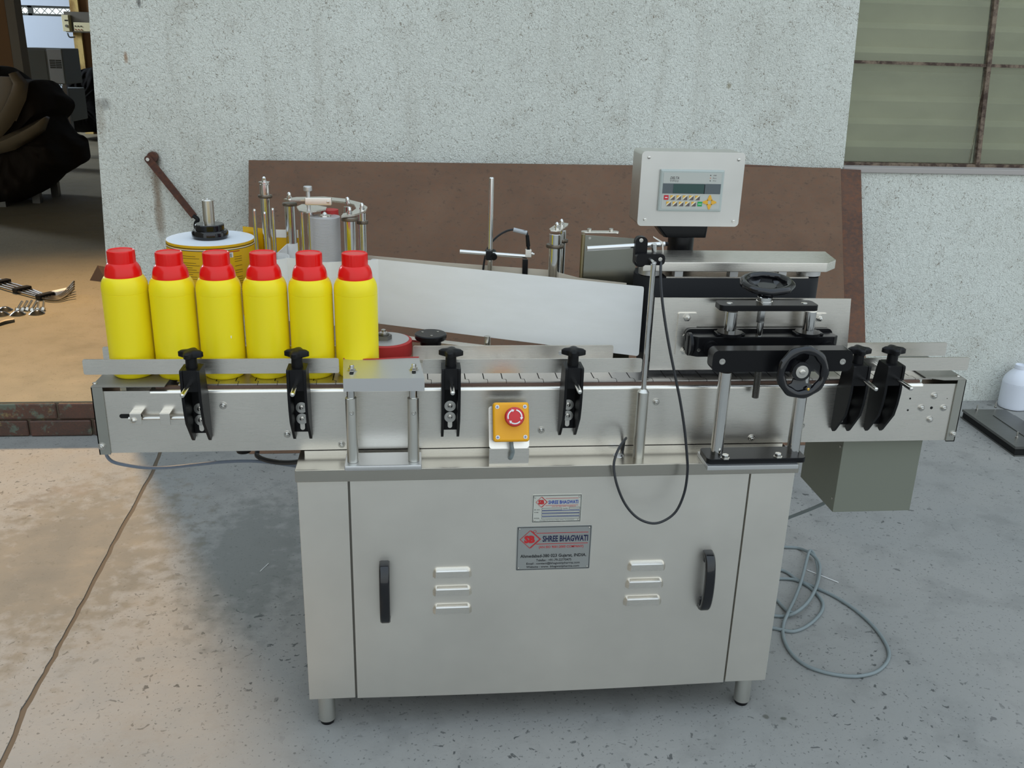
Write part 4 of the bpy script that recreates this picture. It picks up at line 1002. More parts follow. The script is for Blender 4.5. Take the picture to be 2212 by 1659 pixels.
text('lettering', 'TP02', u(.145), u(.285), vv(.285), vv(.245), yk - .0008, KDRK, cb)
for i, (cm, t_) in enumerate(((INKB, 'LINK'), (mat('led_orange', rgb(215, 110, 70), .4), 'Run'), (INKB, 'Stop'))):
    v_ = .12 + i * .065; build('indicator', MB().cyl((u(.78), yk, vv(v_)), (u(.78), yk - .001, vv(v_)), .0011, seg=8), cm, cb)
    text('lettering', t_, u(.82), u(.875), vv(v_ + .015), vv(v_ - .015), yk - .0008, KDRK, cb)
n0 = PY(1424, 492, HY + .02).x; n1 = PY(1528, 492, HY + .02).x; nz = PY(1480, 513, HY + .02).z
build('neck_flange', MB().rings([[(x, y, hz0 + .002) for x, y in rrect(n0 - .012, n1, HY + .01, HY + .08, .008)], [(x, y, nz) for x, y in rrect(n0 + .014, n1, HY + .018, HY + .075, .008)]]), BANOD, cb)
build('neck', MB().cyl(((n0 + n1) / 2 + .004, HY + .045, LZ), ((n0 + n1) / 2 + .004, HY + .045, nz), .030, seg=28), BANOD, cb)

# ---- gearbox cover below the conveyor's right end
gy = .03
a_ = PY(1816, 955, gy); b_ = PY(1990, 955, gy); c_ = PY(1968, 1102, gy); d_ = PY(1810, 1107, gy)
gx0, gx1, gz = (a_.x + d_.x) / 2 - .003, (b_.x + c_.x) / 2, (c_.z + d_.z) / 2
gbx = build('motor_box', MB().box((gx0, gy, gz), (gx1, .215, ZB + .004), .0015), GEARM, M_)
for z_ in (gz + .03, ZB - .03): build('screw', MB().cyl((gx0, gy + .01, z_), (gx0 - .0015, gy + .01, z_), .003, seg=10), BOLT, gbx)

# ---- label web path and its rollers
ZW0, ZW1 = .806, .955
def roller(px, Y, py_top, r, name='roller', ring=None, nut=True, ringr=None, m=None):
    p = PY(px, py_top, Y); rr0 = build(name, MB().cyl((p.x, Y, LZ), (p.x, Y, p.z), r, seg=28, bev=.0008), m or CHROME, M_)
    if ring: z_ = PY(px, ring, Y).z; rr2 = ringr or r * 1.42; build('ring', MB().lathe((p.x, Y, z_ - .004), [(r, 0), (rr2, .0005), (rr2 + .0008, .003), (rr2 + .0008, .005), (rr2, .0075), (r, .008)], 28), BRONZE, rr0)
    if nut: build('dome_nut', MB().lathe((p.x, Y, p.z), [(.0062, 0), (.0062, .006), (.0045, .0062), (.0048, .010), (.0040, .0145), (.0015, .017)], 14), CHROME, rr0)
    return rr0, p
r1, p = roller(571, .62, 398, .0118, ring=424, nut=False)
build('end_cap', MB().lathe((p.x, .62, p.z), [(.009, 0), (.009, .002), (.0135, .003), (.0135, .006), (.006, .0075), (.006, .010), (.0042, .0105), (.0048, .015), (.002, .019)], 20), CHROME, r1)
pA = PZ(626, 527, ZW1)
r2, pa_ = roller(626, pA.y + .012, 444, .0132, ring=441, nut=False, ringr=.0172)
rtake = PZ(583, 556, ZW1)
for px, py, yy in ((549, 451, rtake.y + .005), (571, 457, rtake.y - .012), (588.5, 449, rtake.y + .016)):
    p = PY(px, py, yy); build('pin', MB().lathe((p.x, yy, LZ + .05), [(.0045, 0), (.0045, p.z - LZ - .055), (.003, p.z - LZ - .051), (.001, p.z - LZ - .05)], 12), CHROME, M_)
pk = PZ(702, 569, ZW1); KR = .0345
kd, pk_ = roller(701.5, pk.y + KR, 467, KR, 'knurled_drum', nut=False, m=KNURL)
kxp, kyp = pk_.x, pk.y + KR
build('hub', MB().lathe((kxp, kyp, pk_.z), [(.015, 0), (.0145, .0035), (.006, .0045), (.004, .008), (.002, .010)], 20), BOLT, kd)
# pinch arm, clamp block and thumbscrew
zc_ = PY(665, 430, kyp + .01).z
Zp = PY(660, 455, kyp + .0).z
leaf = [PZ(*q, Zp) for q in ((641, 446), (652, 441), (672, 441), (706, 447), (704, 452), (662, 458), (646, 455))]
lf = build('pinch_arm', MB().prism([(q.x, q.y) for q in leaf], Zp - .003, Zp), STEEL, M_)
pl_ = PZ(652, 452, Zp); build('roller_post', MB().cyl((pl_.x, pl_.y, LZ), (pl_.x, pl_.y, Zp - .003), .0045).cyl((pl_.x + .018, pl_.y, LZ), (pl_.x + .018, pl_.y, Zp - .003), .007), CHROME, lf)
p0 = PY(663, 443, kyp); p1 = PY(716, 428, kyp)
ck = build('clamp_block', MB().box((p0.x - .004, kyp - .004, p0.z), (p1.x, kyp + .012, p1.z + .001), .002), STEEL, M_)
ps = PY(665, 411, kyp + .004); 
build('thumbscrew', MB().cyl((ps.x, kyp + .004, Zp), (ps.x, kyp + .004, ps.z), .0046).lathe((ps.x, kyp + .004, ps.z - .001), [(.0092, 0), (.0098, .001), (.0098, .009), (.0085, .0105)], 24), ALU, ck)
build('screw', MB().lathe((p1.x - .008, kyp - .004, (p0.z + p1.z) / 2), [(.0035, 0), (.003, .001), (.0015, .0012)], 10, (0, -1, 0)), BOLT, ck)
# crescent plate with three rollers
Zc = PY(755, 460, kyp - .0).z + .004
cres = [(613, 429), (640, 425.5), (700, 424.5), (745, 429), (778, 437), (794, 447), (790, 455), (766, 463), (737, 466.5), (741, 461), (760, 457), (770, 450), (765, 441.5), (745, 436), (700, 431), (650, 431), (625, 432.5)]
cp = [PZ(*q, Zc) for q in cres]
cr_ = build('crescent_plate', MB().prism([(q.x, q.y) for q in cp], Zc - .004, Zc), STEEL, M_, sharp=20)
for px, py, r, rg in ((625, 430, .0, None), (751, 441, .0095, None), (782, 454, .0092, 480), (755, 463, .0135, 473)):
    q = PZ(px, py, Zc); 
    if r: 
        ro = build('roller', MB().cyl((q.x, q.y, LZ), (q.x, q.y, Zc - .006), r, seg=24), CHROME, M_)
        if rg: z_ = PY(px, rg, q.y).z; rr2 = r * 1.4; build('ring', MB().lathe((q.x, q.y, z_ - .004), [(r, 0), (rr2, .0005), (rr2 + .0008, .003), (rr2, .0075), (r, .008)], 28), BRONZE, ro)
    build('dome_nut', MB().lathe((q.x, q.y, Zc), [(.0062, 0), (.0062, .006), (.0045, .0062), (.0048, .010), (.0040, .0145), (.0015, .017)], 14), CHROME, cr_)
q = PZ(712, 455, Zp - .006); build('red_roller', MB().cyl((q.x, q.y + .004, .9), (q.x, q.y + .004, Zp - .004), .020, seg=24), RRUB, M_)

# peel plate (steel plate over which the white backing paper runs)
pr = Vector((.3475, .145)); plft = Vector((-.2225, .404)); dd = (plft - pr).normalized(); nn = Vector((dd.y, -dd.x))
ZP0 = .804
mb = MB(); MP = Matrix(((dd.x, 0, nn.x, pr.x), (dd.y, 0, nn.y, pr.y), (0, 1, 0, 0), (0, 0, 0, 1)))
Lp = (plft - pr).length; SG = 1 if nn.y < 0 else -1
peel = build('peel_plate', MB().prism(rrect(0, Lp, ZP0, ZW1 + .003, .004), -.0015, .0015, MP), STEEL, M_)
# gauge plate and twin rollers
yv = .245; a_ = PY(1262, 508, yv); b_ = PY(1377, 516, yv - .02)
vp = build('guide_plate', MB().rings([[(a_.x, yv, LZ), (a_.x, yv + .003, LZ), (a_.x, yv + .003, a_.z), (a_.x, yv, a_.z)], [(b_.x, yv - .02, LZ), (b_.x, yv - .017, LZ), (b_.x, yv - .017, b_.z), (b_.x, yv - .02, b_.z)]]), mat('dull_mirror_steel', (.30, .30, .26), .22, 1.0), M_)
build('plate_post', MB().cyl((a_.x - .002, yv, LZ), (a_.x - .002, yv, a_.z + .002), .0045), mat('old_brass', (.30, .25, .15), .35, 1.0), vp)
e0 = PZ(1256, 500, a_.z + .004); e1 = PZ(1336, 500, a_.z + .004)
build('plate_link', MB().prism(rrect(e0.x, e1.x, e0.y - .010, e0.y + .012, .009), a_.z + .001, a_.z + .0045, bev=.0008), STEEL, vp)
for px in (1273, 1320): q = PZ(px, 497, a_.z + .006); build('bolt', MB().lathe((q.x, q.y, a_.z + .0045), [(.005, 0), (.005, .0045), (.003, .0055)], 12), BOLT, vp)
q = PY(1274, 514, yv - .002); build('screw', MB().cyl((q.x, yv - .0005, q.z), (q.x, yv - .003, q.z), .003, seg=10), BOLT, vp)
yt = .300
t1, p1 = roller(1200.5, yt, 505, .0142, ring=531, nut=False); t2, p2 = roller(1216, yt + .035, 497, .0075, ring=520, nut=False, ringr=.0125)
zt_ = p1.z + .004; pts = [PZ(*q, zt_) for q in ((1186, 497), (1202, 486), (1214, 483), (1228, 485), (1226, 490), (1212, 500), (1203, 501), (1189, 500))]
lk = build('link_plate', MB().prism([(q.x, q.y) for q in pts], zt_, zt_ + .003, bev=.0005), STEEL, M_)
for px, py in ((1203, 494), (1213, 487)):
    q = PZ(px, py, zt_ + .003); build('dome_nut', MB().lathe((q.x, q.y, zt_ + .003), [(.0062, 0), (.0062, .005), (.0045, .0052), (.0048, .009), (.0040, .0125), (.0015, .015)], 14), CHROME, lk)
# label sensor stand
ys = .345; p = PY(1062, 383, ys); q = PY(1073, 560, ys)
ss = build('sensor_stand', MB().lathe((p.x, ys, LZ), [(.0055, 0), (.0055, p.z - LZ - .002), (.004, p.z - LZ)], 16), CHROME, M_)
hz_ = PY(1065, 548, ys - .012); a_ = PY(993, 543, ys - .012); b_ = PY(1138, 554, ys - .012)
build('cross_rod', MB().cyl(a_, b_, .0046, seg=14), CHROME, ss)
c_ = PY(1058, 549, ys - .006); build('rod_clamp', MB().box((c_.x - .010, ys - .020, c_.z - .012), (c_.x + .006, ys + .008, c_.z + .010), .003).cyl((c_.x + .008, ys - .02, c_.z - .004), (c_.x + .008, ys + .006, c_.z + .002), .008), BLACK, ss)
c_ = PY(1142, 548, ys - .014); build('sensor_bracket', MB().box((c_.x - .008, c_.y - .005, c_.z - .008), (c_.x + .006, c_.y + .006, c_.z + .010), .001), STEEL, ss)
build('bolt', MB().lathe((c_.x + .006, c_.y, c_.z), [(.004, 0), (.004, .003), (.0025, .0035), (.0025, .007)], 10, (1, 0, -.2)), BOLT, ss)
c_ = PY(1134, 575, ys - .014); build('sensor_head', MB().box((c_.x - .006, c_.y - .006, c_.z - .06), (c_.x + .006, c_.y + .006, c_.z + .016), .001), BLACK, ss)
a1 = PY(1140, 535, ys - .012); build('sensor_plug', MB().cyl(PY(1141, 532, ys - .012), PY(1139, 508, ys - .012), .0048, .004, 12).cyl(PY(1142, 545, ys - .012), PY(1141, 532, ys - .012), .0035, seg=10), BLACK, ss)
build('sensor_cable', MB().tube([PY(1139, 508, ys - .012), PY(1137, 501, ys - .012), PY(1128, 499, ys - .012), PY(1108, 496, ys - .008), PY(1090, 501, ys - .0), PY(1072, 513, ys + .006), PY(1056, 532, ys + .012), PY(1048, 555, ys + .012), PY(1043, 590, ys + .015), PY(1042, 640, ys + .02)], .0024, 8), BLKCAB, ss)
build('cable_sleeve', MB().cyl(PY(1109, 496, ys - .0085), PY(1138, 503, ys - .012), .0048, seg=10), SLEEVE, ss)
# flat bar below the web, with its stud
f0 = Vector((-.235, .345)); f1 = Vector((.27, .135)); n2 = Vector((f1.y - f0.y, -(f1.x - f0.x))).normalized() * .012
build('flat_bar', MB().prism([tuple(f0 + n2), tuple(f1 + n2), tuple(f1 - n2), tuple(f0 - n2)], .790, .795), STEEL, M_)
q = PZ(1053, 740, .80); build('stud', MB().cyl((q.x, q.y + .01, .76), (q.x, q.y + .01, .812), .007, seg=14), BOLT, M_)
build('plate_tab', MB().box((PZ(958, 746, .8).x, .20, .80), (PZ(986, 746, .8).x, .215, .803), .001), STEEL, M_)
# roll spindle on its arm
RC = Vector((-.640, .585)); RR = .1045; ZR = .970
spn = build('roll_spindle', MB().cyl((RC.x, RC.y, .74), (RC.x, RC.y, PY(454, 432, RC.y).z), .0135, seg=24, bev=.001), STEELV, M_)
zsp = PY(454, 432, RC.y).z; build('spindle_cap', MB().lathe((RC.x, RC.y, zsp), [(.011, 0), (.010, .0015), (.004, .002), (.002, .004)], 14), BOLT, spn)
build('spindle_hub', MB().lathe((RC.x, RC.y, ZR), [(.0405, 0), (.0405, .006), (.0435, .007), (.0435, .016), (.0405, .021), (.0345, .0215), (.0345, .034), (.033, .036), (.015, .036)], 36), BGLOSS, spn)
build('spindle_arm', MB().box((RC.x - .03, .18, .735), (RC.x + .03, .62, .745)).box((RC.x - .03, .155, .70), (CXL + .05, .20, .745)), DSTEEL, spn)
build('spool_disc', MB().cyl((RC.x, RC.y, .790), (RC.x, RC.y, .794), .115, seg=40), ALU, spn)
p = PY(527, 978, .25); build('underside_knob', MB().lathe((p.x, .25, p.z), [(.004, 0), (.016, .003), (.018, .010), (.014, .02), (.008, .024), (.008, .10)], 20), BLACK, M_)
build('machine_cable', MB().tube([PY(556, 975, .2), PY(556, 985, .19), PY(575, 994, .17), PY(605, 999, .15), PY(640, 998, .12), PY(665, 990, .10), (CXL + .03, .13, .60)], .0055, 8), BLKCAB, M_)

# ================================================================== LABEL ROLL AND WEB
rl_ = empty('label_roll', (RC.x, RC.y, .794), 'large roll of yellow printed labels on its steel spindle behind the bottles', 'label roll')
build('roll_body', MB().lathe((RC.x, RC.y, .794), [(.036, 0), (RR, 0), (RR, ZR - .794), (RR - .001, ZR - .7935), (.042, ZR - .7935)], 64), LABY, rl_)
build('roll_end', MB().lathe((RC.x, RC.y, ZR), [(.040, 0), (RR - .0006, 0), (RR - .0006, .0008), (.040, .0009)], 64), ROLLW, rl_, label='white paper edge of the wound labels')
def patch(mb, a0, a1, z0, z1, dr=.0004, n=10):
    vs = []; 
    for k in range(n + 1):
        a = a0 + (a1 - a0) * k / n
        for z in (z0, z1): vs.append((RC.x + (RR + dr) * cos(a), RC.y + (RR + dr) * sin(a), z))
    mb.add(vs, [(2 * k, 2 * k + 2, 2 * k + 3, 2 * k + 1) for k in range(n)])
mb = MB(); patch(mb, 0, 2 * pi, ZR - .0075, ZR - .0055, n=60); patch(mb, 0, 2 * pi, ZR - .0125, ZR - .0110, n=60); build('dark_stripe', mb, LABD, rl_)
mb = MB(); patch(mb, 0, 2 * pi, ZR - .0108, ZR - .0092, .0005, 60)
for a in (-1.52, -3.0): patch(mb, a, a + .03, .80, ZR - .008, .0006, 2)
patch(mb, -1.10, -.88, ZR - .030, ZR - .018, .0005); build('white_print', mb, WHITE, rl_)
mb = MB(); patch(mb, -1.40, -.70, ZR - .0175, ZR - .0155, .0005); build('red_print', mb, LABR, rl_)
mb = MB(); z = ZR - .024; k = 0
while z > .83:
    for a0, ln in ((-2.15, .42 + .1 * sin(k * 2.1)), (-.85, .2)):
        if random.random() < .85: patch(mb, a0, a0 + ln, z - .0009, z, .0005, 4)
    patch(mb, -1.22, -1.19, z - .003, z, .0005, 1)
    z -= .0055; k += 1
a = -1.08
while a < -.90: patch(mb, a, a + random.choice((.004, .007)), ZR - .029, ZR - .020, .0009, 1); a += .013
tag(build('small_print', mb, LABD, rl_), kind='stuff')

web = empty('label_web', (pr.x, pr.y, ZW0), 'white label backing web threaded from the roll over the drum to the peel plate', 'paper web')
def circ(cx_, cy_, r, a0, a1, n=14): return [(cx_ + r * cos(a0 + (a1 - a0) * k / n), cy_ + r * sin(a0 + (a1 - a0) * k / n)) for k in range(n + 1)]
# front run: take-up loop -> drum -> peel plate
tcx, tcy, tr_ = rtake.x, rtake.y + .0, .044
e_out = pr + nn * (.003 * SG); e_l = plft + nn * (.003 * SG)
front = [tuple(e_out)] + [tuple(e_out + (e_l - e_out) * k / 6) for k in range(1, 7)] + circ(kxp, kyp, KR + .001, -1.15, -2.15, 8) + circ(tcx, tcy, tr_, -.35, -2.4, 12) + circ(tcx, tcy, tr_, -2.5, -6.4, 24)
build('backing_front', MB().ribbon(front, ZW0 - .0, lambda t: ZW1 + .003 if t < .98 else ZW1, .0005), PAPER, web, sharp=60)
inner = [(tcx + (tr_ - .004) * cos(a), tcy + (tr_ - .004) * sin(a)) for a in [2 * pi * k / 36 for k in range(37)]]
build('take_up_loop', MB().ribbon(inner, ZW0, ZW1 - .004, .0006), PAPER, web, sharp=60)
# the smooth white strip laid over the peel plate with rounded corners
build('plate_strip', MB().prism(rrect(-.001, Lp + .02, ZP0 - .001, ZW1 + .004, .006), .0030, .0036, Matrix(((dd.x, 0, SG * nn.x, pr.x), (dd.y, 0, SG * nn.y, pr.y), (0, 1, 0, 0), (0, 0, 0, 1)))), PAPER, web)
b0_ = [PZ(*q, ZW1) for q in ((797, 552), (960, 567), (1185, 583), (1250, 600))]
rear = [(b0_[0].x - .05, b0_[0].y + .004)] + [(q.x, q.y) for q in b0_] + [(.32, .19)]
build('backing_rear', MB().ribbon(rear, ZW0, ZW1, .0005), CREAM, web, sharp=60)
# label run between roll, tall roller and first roller
r1x = PY(571, 398, .62).x
run = [(RC.x + RR * cos(.9), RC.y + RR * sin(.9))] + circ(r1x, .62, .0128, 1.6, .6, 6) + [(pa_.x + .016, pA.y + .03)] 
build('label_run', MB().ribbon(run, ZW0 + .01, ZW1 + .030, .0005), LABY, web, sharp=60)
build('label_run_margin', MB().ribbon([(x - .0012, y - .0012) for x, y in run[3:]], ZW1 + .010, ZW1 + .030, .0004), PAPER, web)
m1 = circ(pa_.x, pA.y + .012, .0142, .3, -2.4, 12) 
build('backing_wrap', MB().ribbon(m1 + [(tcx + .01, tcy + .045)], ZW0, ZW1, .0005), PAPER, web, sharp=60)
o0 = PZ(560, 512, ZW1); build('label_inner_run', MB().ribbon([(o0.x - .008, o0.y), (o0.x + .03, o0.y + .01), (o0.x + .06, o0.y - .02)], ZW0, ZW1, .0005), CREAM, web)

# ================================================================== BOTTLES
def make_bottle():
    b = empty('bottle', (0, 0, 0)); R_ = .0432
    prof = [(.030, .001), (.036, .0), (.0395, .003), (.0422, .010), (R_, .020), (R_, .1700), (R_ - .0005, .1703), (R_ - .0005, .1709), (R_, .1712), (R_ + .0001, .178), (.0424, .186), (.0402, .193), (.0365, .199), (.0330, .202), (.020, .202)]
    build('bottle_body', MB().lathe((0, 0, 0), prof, 48), YELLOW, b, local=True, sharp=50)
    cap = [(.0338, .1985), (.0342, .2005), (.0340, .206), (.0330, .2125), (.0312, .2185), (.0285, .2235), (.0262, .2262), (.0252, .2268), (.0253, .2280), (.0253, .2482), (.0248, .2500), (.0236, .2508), (.0224, .2494), (.005, .2494)]
    def wob(r, z, a): return (.0003 if int(a / (2 * pi) * 96) % 2 else -.0003) if .2275 < z < .2485 and r > .025 else 0
    build('cap', MB().lathe((0, 0, 0), cap, 96, wob=wob), RED, b, local=True, sharp=28)
    return b
bpx = [279, 378.5, 475, 572, 671, 770.5]
lab = ['yellow bottle with red cap, leftmost of the row on the conveyor', 'yellow bottle with red cap, second from the left end of the row', 'yellow bottle with a small white nick and red cap, third from the left',
       'yellow bottle with red cap, third from the right end of the row', 'yellow bottle with red cap, second from the right end of the row', 'yellow bottle with red cap, rightmost of the row beside the spacer plate']
for i, px in enumerate(bpx):
    b = make_bottle() if i == 0 else copy_tree(bot0)
    if i == 0: bot0 = b
    q = PY(279, 700, .076); q1 = PY(770.5, 700, .076); b.location = (q.x + (q1.x - q.x) * i / 5, .0755 + (.002 if i == 3 else 0), ZCH + .0003 if i else ZC + .0108); b.rotation_euler = (0, 0, i * 1.1 if i != 2 else 0)
    tag(b, lab[i], 'bottle', 'yellow bottles with red caps on the conveyor')
# small white scuffs on the third bottle
b3 = [o for o in bpy.data.objects if o.get('label') == lab[2]][0]
for px, py, hh in ((499, 728, .0055), (483, 776, .0022)):
    q = PY(px, py, b3.location.y - .04); dx = q.x - b3.location.x
    y_ = b3.location.y - sqrt(max(.0433 ** 2 - dx * dx, 0)) 
    q = PY(px, py, y_)
    build('scuff', MB().box((q.x - .0012, y_ - .0006, q.z - hh / 2), (q.x + .0012, y_ + .002, q.z + hh / 2), .0004), WHITE, b3)
# ================================================================== CABLES AND THINGS ON THE FLOOR
def fz(px, py, z=.0045): return PZ(px, py, z)
pts = [fz(1640, 1352), (fz(1672, 1357)), fz(1690, 1361), fz(1712, 1364), fz(1735, 1357), fz(1758, 1341), fz(1775, 1320), fz(1777, 1302), fz(1765, 1284), fz(1745, 1266), fz(1718, 1253), fz(1688, 1250), fz(1640, 1252)]
def zadd(pl, z): return [Vector((p.x, p.y, z_)) for p, z_ in zip(pl, z)]

loopA = [fz(1640, 1226), fz(1692, 1233), fz(1722, 1252), fz(1765, 1271), fz(1800, 1287), fz(1840, 1312), fz(1875, 1341), fz(1902, 1372), fz(1919, 1404), fz(1917, 1428), fz(1895, 1450), fz(1860, 1460), fz(1825, 1460), fz(1780, 1452), fz(1740, 1437), fz(1710, 1412), fz(1693, 1380), fz(1692, 1350), fz(1703, 1322, .014), fz(1718, 1290, .016), fz(1731, 1255, .016), fz(1740, 1220, .018), fz(1747, 1194, .02), fz(1753, 1190, .02), fz(1762, 1206, .016), fz(1767, 1232, .012), fz(1764, 1262, .016), fz(1751, 1293, .014), fz(1725, 1320, .012), fz(1706, 1322, .012), fz(1690, 1310), fz(1676, 1295), fz(1640, 1270)]
loopB = [fz(1630, 1180), fz(1700, 1182), fz(1727, 1185), fz(1752, 1196, .018), fz(1769, 1216, .018), fz(1770, 1240, .018), fz(1762, 1270, .02), fz(1745, 1300, .018), fz(1720, 1322, .018), fz(1696, 1331), fz(1672, 1330), fz(1630, 1325)]
k1 = MB().tube([fz(1520, 1330), fz(1590, 1338)] + pts + [fz(1600, 1243, .006), fz(1600, 1230, .008)] + loopA + [fz(1585, 1245, .012), fz(1560, 1205, .012), fz(1590, 1182, .010)] + loopB + [fz(1560, 1300)], .0048, 8)
tag(build('power_cable', k1, GREYCAB, sharp=80), 'grey power cable lying in loops on the concrete right of the cabinet', 'cable')
a_ = PY(1790, 1080, .16)
tag(build('motor_cable', MB().tube([(gx0 + .03, .13, gz + .001), PY(1786, 1082, .2), PY(1760, 1096, .25), PY(1725, 1110, .32), PY(1700, 1120, .36), PY(1660, 1140, .42)], .0045, 8), GREYCAB), 'short grey cable running from the grey motor box to behind the cabinet', 'cable')
pts = [PY(229, 970, .08), PY(232, 990, .10), fz(245, 998, .30), fz(270, 1004, .28), fz(310, 1010, .27), fz(360, 1011, .27), fz(420, 1005, .27), fz(480, 998, .28), fz(540, 996, .30), fz(600, 1004, .34), fz(650, 1012, .38)]
tag(build('hanging_cable', MB().tube([PY(229, 972, .10), PY(231, 985, .11), PY(243, 997, .12), PY(268, 1004, .13), PY(310, 1010, .14), PY(360, 1010, .15), PY(420, 1004, .16), PY(480, 998, .17), PY(540, 996, .18), PY(590, 1000, .19), PY(645, 1008, .2)], .0036, 8), BLUECAB), 'thin grey-blue cable hanging under the left end of the conveyor', 'cable')
q0, q1 = fz(1743, 1231, .003), fz(1811, 1258, .003)
tag(build('wire_offcut', MB().tube([q0, q1], .0013, 6, smooth=False), WHITE), 'short straight white wire lying on the concrete beside the cable loops', 'wire')
tag(build('straw', MB().tube([fz(562, 1234, .002), fz(580, 1217, .002)], .001, 6, smooth=False), WHITE), 'tiny pale splinter lying on the concrete left of the cabinet', 'splinter')
# stacked plates by the right wall
A = fz(2079, 884, .04); B = fz(2194, 965, .04); D = fz(2143, 866, .04)
e1_ = (B - A); e2_ = (D - A); e2_ = e2_ - e1_ * (e2_.dot(e1_) / e1_.dot(e1_)); e2_ = e2_.normalized() * max(e2_.length, .16)
bpl = empty('base_plate', (A.x + .1, A.y - .1, 0), 'dark steel base plate with upright studs on the floor by the wall', 'metal plate')
def quad(z0, z1, o=0, s0=0.0, s1=1.0, t0=0.0, t1=1.0):
    P = [A + e1_ * s0 + e2_ * t0, A + e1_ * s1 + e2_ * t0, A + e1_ * s1 + e2_ * t1, A + e1_ * s0 + e2_ * t1]
    return MB().prism([(p.x, p.y) for p in P], z0, z1)
PLM = brushed('oily_plate_steel', (.20, .20, .19), .28, .45); build('lower_plate', quad(.0, .006, s0=-.01, s1=1.01), PLM, bpl); build('core', quad(.006, .030, s0=.01, s1=.99, t0=.02), DARK, bpl)
build('upper_plate', quad(.030, .040), PLM, bpl); build('cover_strip', quad(.040, .0425, s0=.18, s1=1.0, t0=.5), PLM, bpl)
for px, py, h in ((2110, 885, .022), (2150, 880, .026), (2196, 945, .024)):
    q = PZ(px, py, .040); build('stud', MB().cyl((q.x, q.y, .04), (q.x, q.y, .04 + h), .003, seg=8).cyl((q.x, q.y, .04), (q.x, q.y, .044), .006, seg=6), BOLT, bpl)
wbp = PZ(2197, 880, .0); 
wbq = Vector((wbp.x - .022, min(wbp.y + .005, WALLY - .085), 0))
RW = .060; hW = PY(2201, 788, wbq.y).z
wb_ = empty('white_bottle', (wbq.x, wbq.y, 0), 'plain white plastic bottle standing on the floor by the wall', 'bottle')
build('bottle_body', MB().lathe(tuple(wbq), [(RW * .8, 0), (RW * .95, .004), (RW, .015), (RW, hW * .58), (RW * .985, hW * .583), (RW * .985, hW * .59), (RW, hW * .595), (RW * .93, hW * .70), (RW * .66, hW * .82), (RW * .42, hW * .89), (RW * .38, hW * .93)], 40), WBOT, wb_)
build('bottle_cap', MB().lathe(tuple(wbq), [(RW * .38, hW * .92), (RW * .42, hW * .925), (RW * .40, hW), (RW * .34, hW * 1.005), (RW * .32, hW * .98), (.005, hW * .98)], 32), WBOT, wb_)
tag(build('purple_cup', MB().lathe((wbq.x + .115, wbq.y - .01, 0), [(.03, 0), (.034, .004), (.038, hW * .80), (.030, hW * .95), (.026, hW * .96)], 28), PURP), 'purple capped container cut off by the right edge, beside the white bottle', 'container')

# ================================================================== THINGS INSIDE THE DOORWAY
HZ = KH
def hz(px, py, z=0): return PZ(px, py, HZ + z)
# cable carrier strip
cs = empty('clip_strip', tuple(hz(80, 640)), 'black ribbed strip of thin rods and clips lying on the hall floor', 'strip')
for k in range(4):
    o_ = (k - 1.5) * .014
    pl_ = [hz(-40, 590 + k * 5, .012), hz(10, 607 + k * 5, .012), hz(60, 622 + k * 4.5, .012), hz(100, 637 + k * 3, .012), hz(125, 640 + k * 2.5, .012), hz(145, 625 + k * 4, .025), hz(160, 608 + k * 5, .05)]
    build('rod', MB().tube(pl_, .006, 6), DSTEEL, cs)
for px, py in ((4, 611), (48, 626), (98, 640), (133, 632)):
    q = hz(px, py, .012); build('clip', MB().box((-.02, -.045, -.010), (.02, .045, .016), .003, 1, Matrix.Translation(q) @ Matrix.Rotation(-.6, 4, 'Z')), WHITE if px == 133 else BLACK, cs)
for i, (px, py) in enumerate(((11, 671), (3, 681), (39, 680), (80, 678))):
    q = hz(px, py); 
    tag(build('cone_washer', MB().lathe((q.x, q.y, HZ), [(.036, 0), (.037, .003), (.016, .018), (.009, .020)], 24), CHROME),
        'shiny conical steel washer on the hall floor, ' + ('behind the nearest left one', 'leftmost, cut by the photo edge', 'second from the right', 'rightmost of the four')[i], 'washer', 'conical washers on the hall floor')
for i, px in enumerate((37, 48, 58, 68, 80, 92)):
    q = hz(px, 672 - (i % 3)); dx = .022 if i < 4 else .004
    b = build('bolt', MB().cyl((q.x, q.y, HZ), (q.x + .004, q.y + .004, HZ + .014), .012, seg=6).cyl((q.x + .004, q.y + .004, HZ + .012), (q.x + dx + .006, q.y + .01, HZ + .048), .0058, seg=10), BOLT)
    tag(b, ('leftmost steel bolt of the cluster behind the washers', 'second steel bolt from the left of the floor cluster', 'third steel bolt from the left of the floor cluster', 'third steel bolt from the right of the floor cluster', 'second steel bolt from the right, standing almost upright', 'rightmost steel bolt of the cluster, standing upright')[i], 'bolt', 'steel bolts on the hall floor')
q = hz(8, 700); tag(build('metal_hook', MB().tube([q + Vector((.03, .04, .006)), q + Vector((0, 0, .008)), q + Vector((-.02, -.05, .006))], .012, 8), DSTEEL), 'small dark metal offcut on the hall floor at the photo edge', 'offcut')
q = hz(214, 604); 
mb = MB().add([(q.x - .045, q.y - .02, HZ), (q.x + .06, q.y - .06, HZ + .0), (q.x + .09, q.y + .05, HZ), (q.x - .03, q.y + .05, HZ), (q.x + .005, q.y - .01, HZ + .085), (q.x + .07, q.y + .0, HZ + .07), (q.x + .04, q.y + .04, HZ + .065)],
              [(0, 1, 4), (1, 5, 4), (1, 2, 5), (2, 6, 5), (2, 3, 6), (3, 0, 4), (3, 4, 6), (4, 5, 6), (0, 3, 2, 1)])
tag(build('broken_brick', mb, STONE, sharp=10), 'broken brown brick piece on the hall floor by the wall corner', 'brick')

